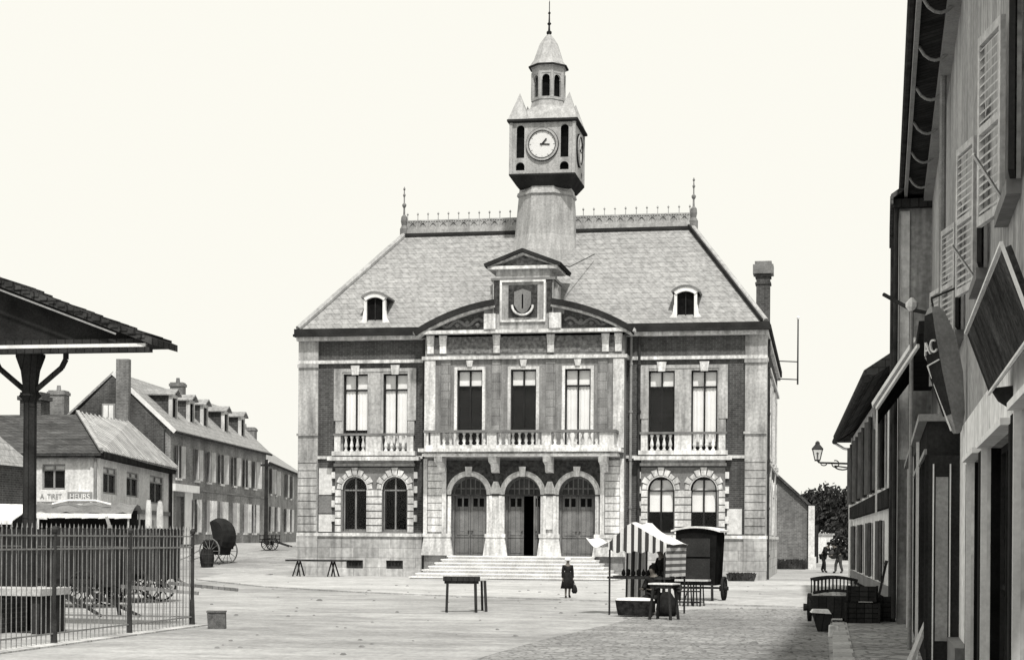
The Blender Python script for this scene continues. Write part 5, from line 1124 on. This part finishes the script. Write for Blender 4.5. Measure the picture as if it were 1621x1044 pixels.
# ================================================================ PEOPLE
BASE = dict(pel=(0, 0, .53), wst=(0, 0, .61), che=(0, -.005, .72), nb=(0, 0, .815), nk=(0, -.005, .86), jaw=(0, -.018, .90), hd=(0, -.008, .94), cr=(0, .0, .975), nose=(0, -.062, .925))
for q, s in (('l', -1), ('r', 1)):
    BASE.update({'sh'+q: (s*.10, 0, .80), 'el'+q: (s*.125, .01, .64), 'wr'+q: (s*.13, -.02, .50), 'pa'+q: (s*.13, -.03, .465), 'hp'+q: (s*.05, 0, .51), 'kn'+q: (s*.055, -.01, .28), 'an'+q: (s*.055, .01, .05), 'he'+q: (s*.055, .015, .02), 'to'+q: (s*.065, -.09, .015)})
EDG = [('pel', 'wst'), ('wst', 'che'), ('che', 'nb'), ('nb', 'nk'), ('nk', 'jaw'), ('jaw', 'hd'), ('hd', 'cr'), ('hd', 'nose')]
for q in 'lr': EDG += [('nb', 'sh'+q), ('sh'+q, 'el'+q), ('el'+q, 'wr'+q), ('wr'+q, 'pa'+q), ('pel', 'hp'+q), ('hp'+q, 'kn'+q), ('kn'+q, 'an'+q), ('an'+q, 'to'+q)]
RAD = dict(pel=.075, wst=.065, che=.08, nb=.05, nk=.032, jaw=.04, hd=.058, cr=.035, nose=.012, sh=.038, el=.026, wr=.018, pa=.024, hp=.055, kn=.034, an=.024, he=.022, to=.02)
def rad(k): return RAD.get(k, RAD.get(k[:-1], .03))
def skin(name, J, edges, Hh, par, m, infl=0., fingers=False, sub=2):
    keys = []; [keys.append(k) for e in edges for k in e if k not in keys]
    pos = [Vector(J[k])*Hh for k in keys]; rs = [(rad(k)+infl)*Hh for k in keys]; ed = [(keys.index(a), keys.index(b)) for a, b in edges]
    if fingers:
        for q in 'lr':
            i = keys.index('pa'+q); p = pos[i]; d = (p-pos[keys.index('wr'+q)]).normalized(); sd = Vector((0, 1, 0)) if abs(d.y) < .8 else Vector((1, 0, 0)); sd = (sd-d*sd.dot(d)).normalized(); nn = d.cross(sd)
            for k, (o, ln) in enumerate(((-.018, .036), (-.006, .044), (.006, .042), (.018, .033))):
                a = len(pos); pos += [p+(sd*o+d*.022)*Hh, p+(sd*o*1.1+d*(.022+ln*.5)+nn*.004)*Hh, p+(sd*o*1.1+d*(.022+ln)+nn*.014)*Hh]; rs += [.0058*Hh, .005*Hh, .0042*Hh]; ed += [(i, a), (a, a+1), (a+1, a+2)]
            a = len(pos); pos += [p+(sd*-.022+d*.004)*Hh, p+(sd*-.034+d*.022)*Hh]; rs += [.0062*Hh, .0048*Hh]; ed += [(i, a), (a, a+1)]
    me = bpy.data.meshes.new(name); me.from_pydata([tuple(p) for p in pos], ed, []); o = bpy.data.objects.new(name, me); C.objects.link(o)
    o.modifiers.new('Skin', 'SKIN').use_smooth_shade = True
    for i, r in enumerate(rs): me.skin_vertices[0].data[i].radius = (r, r)
    me.skin_vertices[0].data[0].use_root = True
    o.modifiers.new('Sub', 'SUBSURF').levels = sub; o.modifiers['Sub'].render_levels = sub
    me.materials.append(MATS[m]); o.parent = par; return o
def person(label, loc, rz, Hh, pose, top, low=None, skirt=None, hat=None, hairm='hair'):
    J = dict(BASE); J.update(pose); t = thing('person', label, 'person', loc, rz)
    skin('body', J, EDG, Hh, t, 'skin', fingers=True)
    te = [('wst', 'pel'), ('wst', 'che'), ('che', 'nb')]+[e for q in 'lr' for e in (('nb', 'sh'+q), ('sh'+q, 'el'+q), ('el'+q, 'wr'+q))]
    skin('jacket', J, te, Hh, t, top, .013)
    if low: skin('trousers', J, [e for q in 'lr' for e in (('pel', 'hp'+q), ('hp'+q, 'kn'+q), ('kn'+q, 'an'+q))], Hh, t, low, .014)
    skin('shoes', J, [('anl', 'tol')], Hh, t, 'paint_dark', .008); skin('shoes', J, [('anr', 'tor')], Hh, t, 'paint_dark', .008)
    if skirt:
        b = Vector(J['pel'])*Hh; n = 16; rg = []
        for k, (zf, r) in enumerate(skirt):
            f = zf; c = Vector((b.x, b.y, 0)); rg.append([(c.x+r*Hh*(1+.07*math.sin(i*2.9+k))*math.cos(2*PI*i/n), c.y+r*Hh*(1+.07*math.cos(i*3.7+k))*math.sin(2*PI*i/n)*.85, f*Hh) for i in range(n)])
        MB().loft(rg).build('skirt', top, t, smooth=True)
    h = Vector(J['hd'])*Hh; r = .062*Hh
    MB().lathe((h.x, h.y+.012*Hh, h.z), [(r*1.0, -.15*r), (r*1.06, .3*r), (r*.85, .85*r), (r*.3, 1.12*r)], 12).build('hair', hairm, t, smooth=True)
    if hat == 'bonnet': MB().lathe((h.x, h.y+.005*Hh, h.z), [(r*1.3, .0*r), (r*1.45, .1*r), (r*1.25, .45*r), (r*1.05, 1.15*r), (r*.4, 1.45*r)], 14).build('bonnet', 'bonnet', t, smooth=True)
    if hat == 'cap': MB().lathe((h.x, h.y, h.z), [(r*1.15, .45*r), (r*1.3, .55*r), (r*1.3, .85*r), (r*.5, 1.3*r)], 12).box(h.x-r*.7, h.x+r*.7, h.y-r*1.9, h.y-r, h.z+.45*r, h.z+.55*r).build('cap', 'cloth_dark', t)
    return t
x, y, _ = at_d(899, 47.0)
person('child in white bonnet and dark coat walking before the steps with a bag', (x, y, .045), R(20), 1.12,
       {'knl': (-.055, -.05, .28), 'anl': (-.055, -.04, .05), 'tol': (-.06, -.13, .015), 'anr': (.06, .09, .06), 'knr': (.06, .03, .28), 'tor': (.07, .01, .02)}, 'cloth_dark',
       skirt=[(.66, .08), (.55, .115), (.4, .15), (.24, .17)], hat='bonnet')
bg = thing('cloth_bag', 'dark cloth bag hanging from the hand of the child in the bonnet', 'bag', (x+.2, y-.02, .3)); MB().lathe((0, 0, -.12), [(.05, 0), (.085, .06), (.07, .16), (.03, .24)], 10).build('pouch', 'cloth_dark', bg, smooth=True); MB().path([(-.02, 0, .1), (-.03, 0, .25), (.02, 0, .1)], .008).build('handle', 'cloth_dark', bg)
# stall keepers
x, y, _ = at_d(1054, 38.5)
sit = {'pel': (0, 0, .42), 'wst': (0, -.01, .5), 'che': (0, -.03, .61), 'nb': (0, -.05, .70), 'nk': (0, -.06, .745), 'jaw': (0, -.085, .785), 'hd': (0, -.075, .825), 'cr': (0, -.07, .86), 'nose': (0, -.13, .81), 'shl': (-.1, -.045, .69), 'shr': (.1, -.045, .69), 'ell': (-.14, -.08, .56), 'elr': (.14, -.08, .56), 'wrl': (-.1, -.19, .52), 'wrr': (.08, -.19, .52), 'pal': (-.09, -.225, .52), 'par': (.07, -.225, .52), 'hpl': (-.06, 0, .40), 'hpr': (.06, 0, .40), 'knl': (-.07, -.2, .36), 'knr': (.07, -.2, .36), 'anl': (-.07, -.2, .12), 'anr': (.07, -.2, .12), 'tol': (-.075, -.29, .09), 'tor': (.075, -.29, .09)}
person('stall keeper in dark clothes and cap sitting upright beside the striped side curtain', (x, y, .05), R(-60), 1.72, sit, 'cloth_dark', 'cloth_dark', hat='cap')
t = thing('stool', 'tall plain stool under the upright stall keeper', 'stool', (x, y, 0)); MB().lathe((0, 0, .6), [(.17, 0), (.17, .04)], 12).build('seat', 'wood_dark', t)
for k in range(3): MB().bar((.1*math.cos(2.1*k), .1*math.sin(2.1*k), .6), (.18*math.cos(2.1*k), .18*math.sin(2.1*k), 0), .03, .03).each('leg', 'wood_dark', t)
x, y, _ = at_d(1038, 37.7)
sit2 = {k: (v[0], v[1], v[2]-.13) for k, v in sit.items()}
for k, v in {'knl': (-.09, -.2, .26), 'knr': (.09, -.2, .26), 'anl': (-.09, -.18, .04), 'anr': (.09, -.18, .04), 'tol': (-.095, -.27, .012), 'tor': (.095, -.27, .012)}.items(): sit2[k] = v
person('stooped bareheaded figure seated low at the stall, left of the keeper in the cap', (x, y, 0), R(-30), 1.5, sit2, 'cloth_dark', 'cloth_dark', skirt=None)
t = thing('stool', 'low box stool under the stooped figure at the stall', 'stool', (x, y, 0)); MB().box(-.17, .17, -.15, .15, .33, .37).build('seat', 'wood_dark', t)
for sx in (-.12, .12): MB().box(sx-.02, sx+.02, -.13, .13, 0, .33).each('leg', 'wood_dark', t)
# men in the street
bend = {'pel': (0, .02, .52), 'wst': (0, -.01, .6), 'che': (0, -.07, .70), 'nb': (0, -.12, .77), 'nk': (0, -.15, .80), 'jaw': (0, -.18, .825), 'hd': (0, -.185, .865), 'cr': (0, -.185, .9), 'nose': (0, -.24, .85), 'shl': (-.1, -.11, .76), 'shr': (.1, -.11, .76), 'ell': (-.13, -.14, .62), 'elr': (.13, -.14, .62), 'wrl': (-.1, -.24, .55), 'wrr': (.1, -.24, .55), 'pal': (-.09, -.27, .54), 'par': (.09, -.27, .54), 'hpl': (-.05, .02, .5), 'hpr': (.05, .02, .5), 'anr': (.06, .1, .06), 'knr': (.06, .03, .28), 'tor': (.06, .02, .02), 'knl': (-.06, -.07, .28), 'anl': (-.06, -.08, .05), 'tol': (-.06, -.17, .015)}
x, y, _ = at_d(1304, 90)
person('slim man in dark clothes walking in the side street, left of the other walker', (x, y, gz(x, y)), R(60), 1.75, bend, 'cloth_dark', 'cloth_dark', hat='cap')
x, y, _ = at_d(1328, 88)
person('man leaning forward by the corner of the low pale house, right of the other walker', (x, y, gz(x, y)), R(-70), 1.74, bend, 'cloth_dark', 'cloth_grey', hat='cap')
bnd_ = thing('cloth_bundle', 'pale bundle carried between the two men in the side street', 'bundle', (x-.28, y+.1, gz(x, y)+.95)); MB().lathe((0, 0, -.2), [(.08, 0), (.25, .12), (.28, .3), (.15, .5), (.04, .55)], 10).build('cloth', 'cloth_grey', bnd_, smooth=True); MB().lathe((0, 0, .33), [(.03, 0), (.06, .05), (.02, .12)], 8).build('knot', 'cloth_grey', bnd_)

# small debris on the square
rnd = random.Random(11); db = MB()
for i in range(230):
    d = rnd.uniform(24, 62); px = rnd.uniform(320, 1320)
    if rnd.random() < .45: px = rnd.uniform(980, 1320); d = rnd.uniform(24, 42)
    x, y, _ = at_d(px, d); s = rnd.uniform(.015, .05)*(1.6 if rnd.random() < .1 else 1); z = .045 if d > 48 else .005
    db.loft([[(x+s*1.4*math.cos(a)*rnd.uniform(.7, 1.2), y+s*math.sin(a)*rnd.uniform(.7, 1.2), z) for a in (0, 1.26, 2.5, 3.8, 5.0)], [(x+s*.6*math.cos(a), y+s*.5*math.sin(a), z+s*.6) for a in (0, 1.26, 2.5, 3.8, 5.0)]])
o = db.build('litter_and_pebbles', 'stone_joint'); o['kind'] = 'stuff'; o['label'] = 'scattered pebbles and bits of litter on the square'

# ================================================================ LIGHT, SKY, CAMERA
el = R(57); sx, sy = .31, -.95; az = math.atan2(sx, sy)
to_sun = Vector((sx, sy, 0)).normalized()*math.cos(el)+Vector((0, 0, math.sin(el)))
sun = bpy.data.lights.new('Sun', 'SUN'); sun.energy = 4.3; sun.angle = R(3); sun.color = (1, .975, .92)
so_ = bpy.data.objects.new('sun_lamp', sun); C.objects.link(so_); so_.rotation_euler = to_sun.to_track_quat('Z', 'Y').to_euler()
wd = bpy.data.worlds.new('World'); bpy.context.scene.world = wd; wd.use_nodes = True; nt = wd.node_tree; bgn = nt.nodes['Background']
sky = nt.nodes.new('ShaderNodeTexSky'); sky.sky_type = 'NISHITA'; sky.sun_disc = False; sky.sun_elevation = el; sky.sun_rotation = az; sky.dust_density = 4; sky.air_density = 1.5
bw = nt.nodes.new('ShaderNodeRGBToBW'); nt.links.new(sky.outputs[0], bw.inputs[0])
mn = nt.nodes.new('ShaderNodeMath'); mn.operation = 'MINIMUM'; mn.inputs[1].default_value = 10.0; nt.links.new(bw.outputs[0], mn.inputs[0])
mx = nt.nodes.new('ShaderNodeMath'); mx.operation = 'MAXIMUM'; mx.inputs[1].default_value = 9.75; nt.links.new(mn.outputs[0], mx.inputs[0])
cc = nt.nodes.new('ShaderNodeCombineColor')
for i, k in enumerate((1.0, .985, .905)):
    m_ = nt.nodes.new('ShaderNodeMath'); m_.operation = 'MULTIPLY'; m_.inputs[1].default_value = k; nt.links.new(mx.outputs[0], m_.inputs[0]); nt.links.new(m_.outputs[0], cc.inputs[i])
nt.links.new(cc.outputs[0], bgn.inputs[0]); bgn.inputs[1].default_value = .1
cam = bpy.data.cameras.new('Camera'); co_ = bpy.data.objects.new('camera', cam); C.objects.link(co_)
cam.sensor_width = 36; cam.lens = F/1621*36; cam.clip_end = 6000; cam.shift_y = (852-522)/1621; cam.shift_x = 0
fw_ = Vector((-math.sin(TH), math.cos(TH), 0)); rt0 = Vector((math.cos(TH), math.sin(TH), 0)); up0 = Vector((0, 0, 1))
rgt = rt0*math.cos(ROLL)+up0*math.sin(ROLL); upv = up0*math.cos(ROLL)-rt0*math.sin(ROLL)
M_ = Matrix((rgt, upv, -fw_)).transposed().to_4x4(); M_.translation = (0, 0, HC); co_.matrix_world = M_
sc = bpy.context.scene; sc.camera = co_
sc.view_settings.view_transform = 'Standard'; sc.view_settings.look = 'None'; sc.view_settings.exposure = 0; sc.view_settings.gamma = 1
sc.render.resolution_x = 1024; sc.render.resolution_y = 659; sc.cycles.max_bounces = 6; sc.cycles.transparent_max_bounces = 8
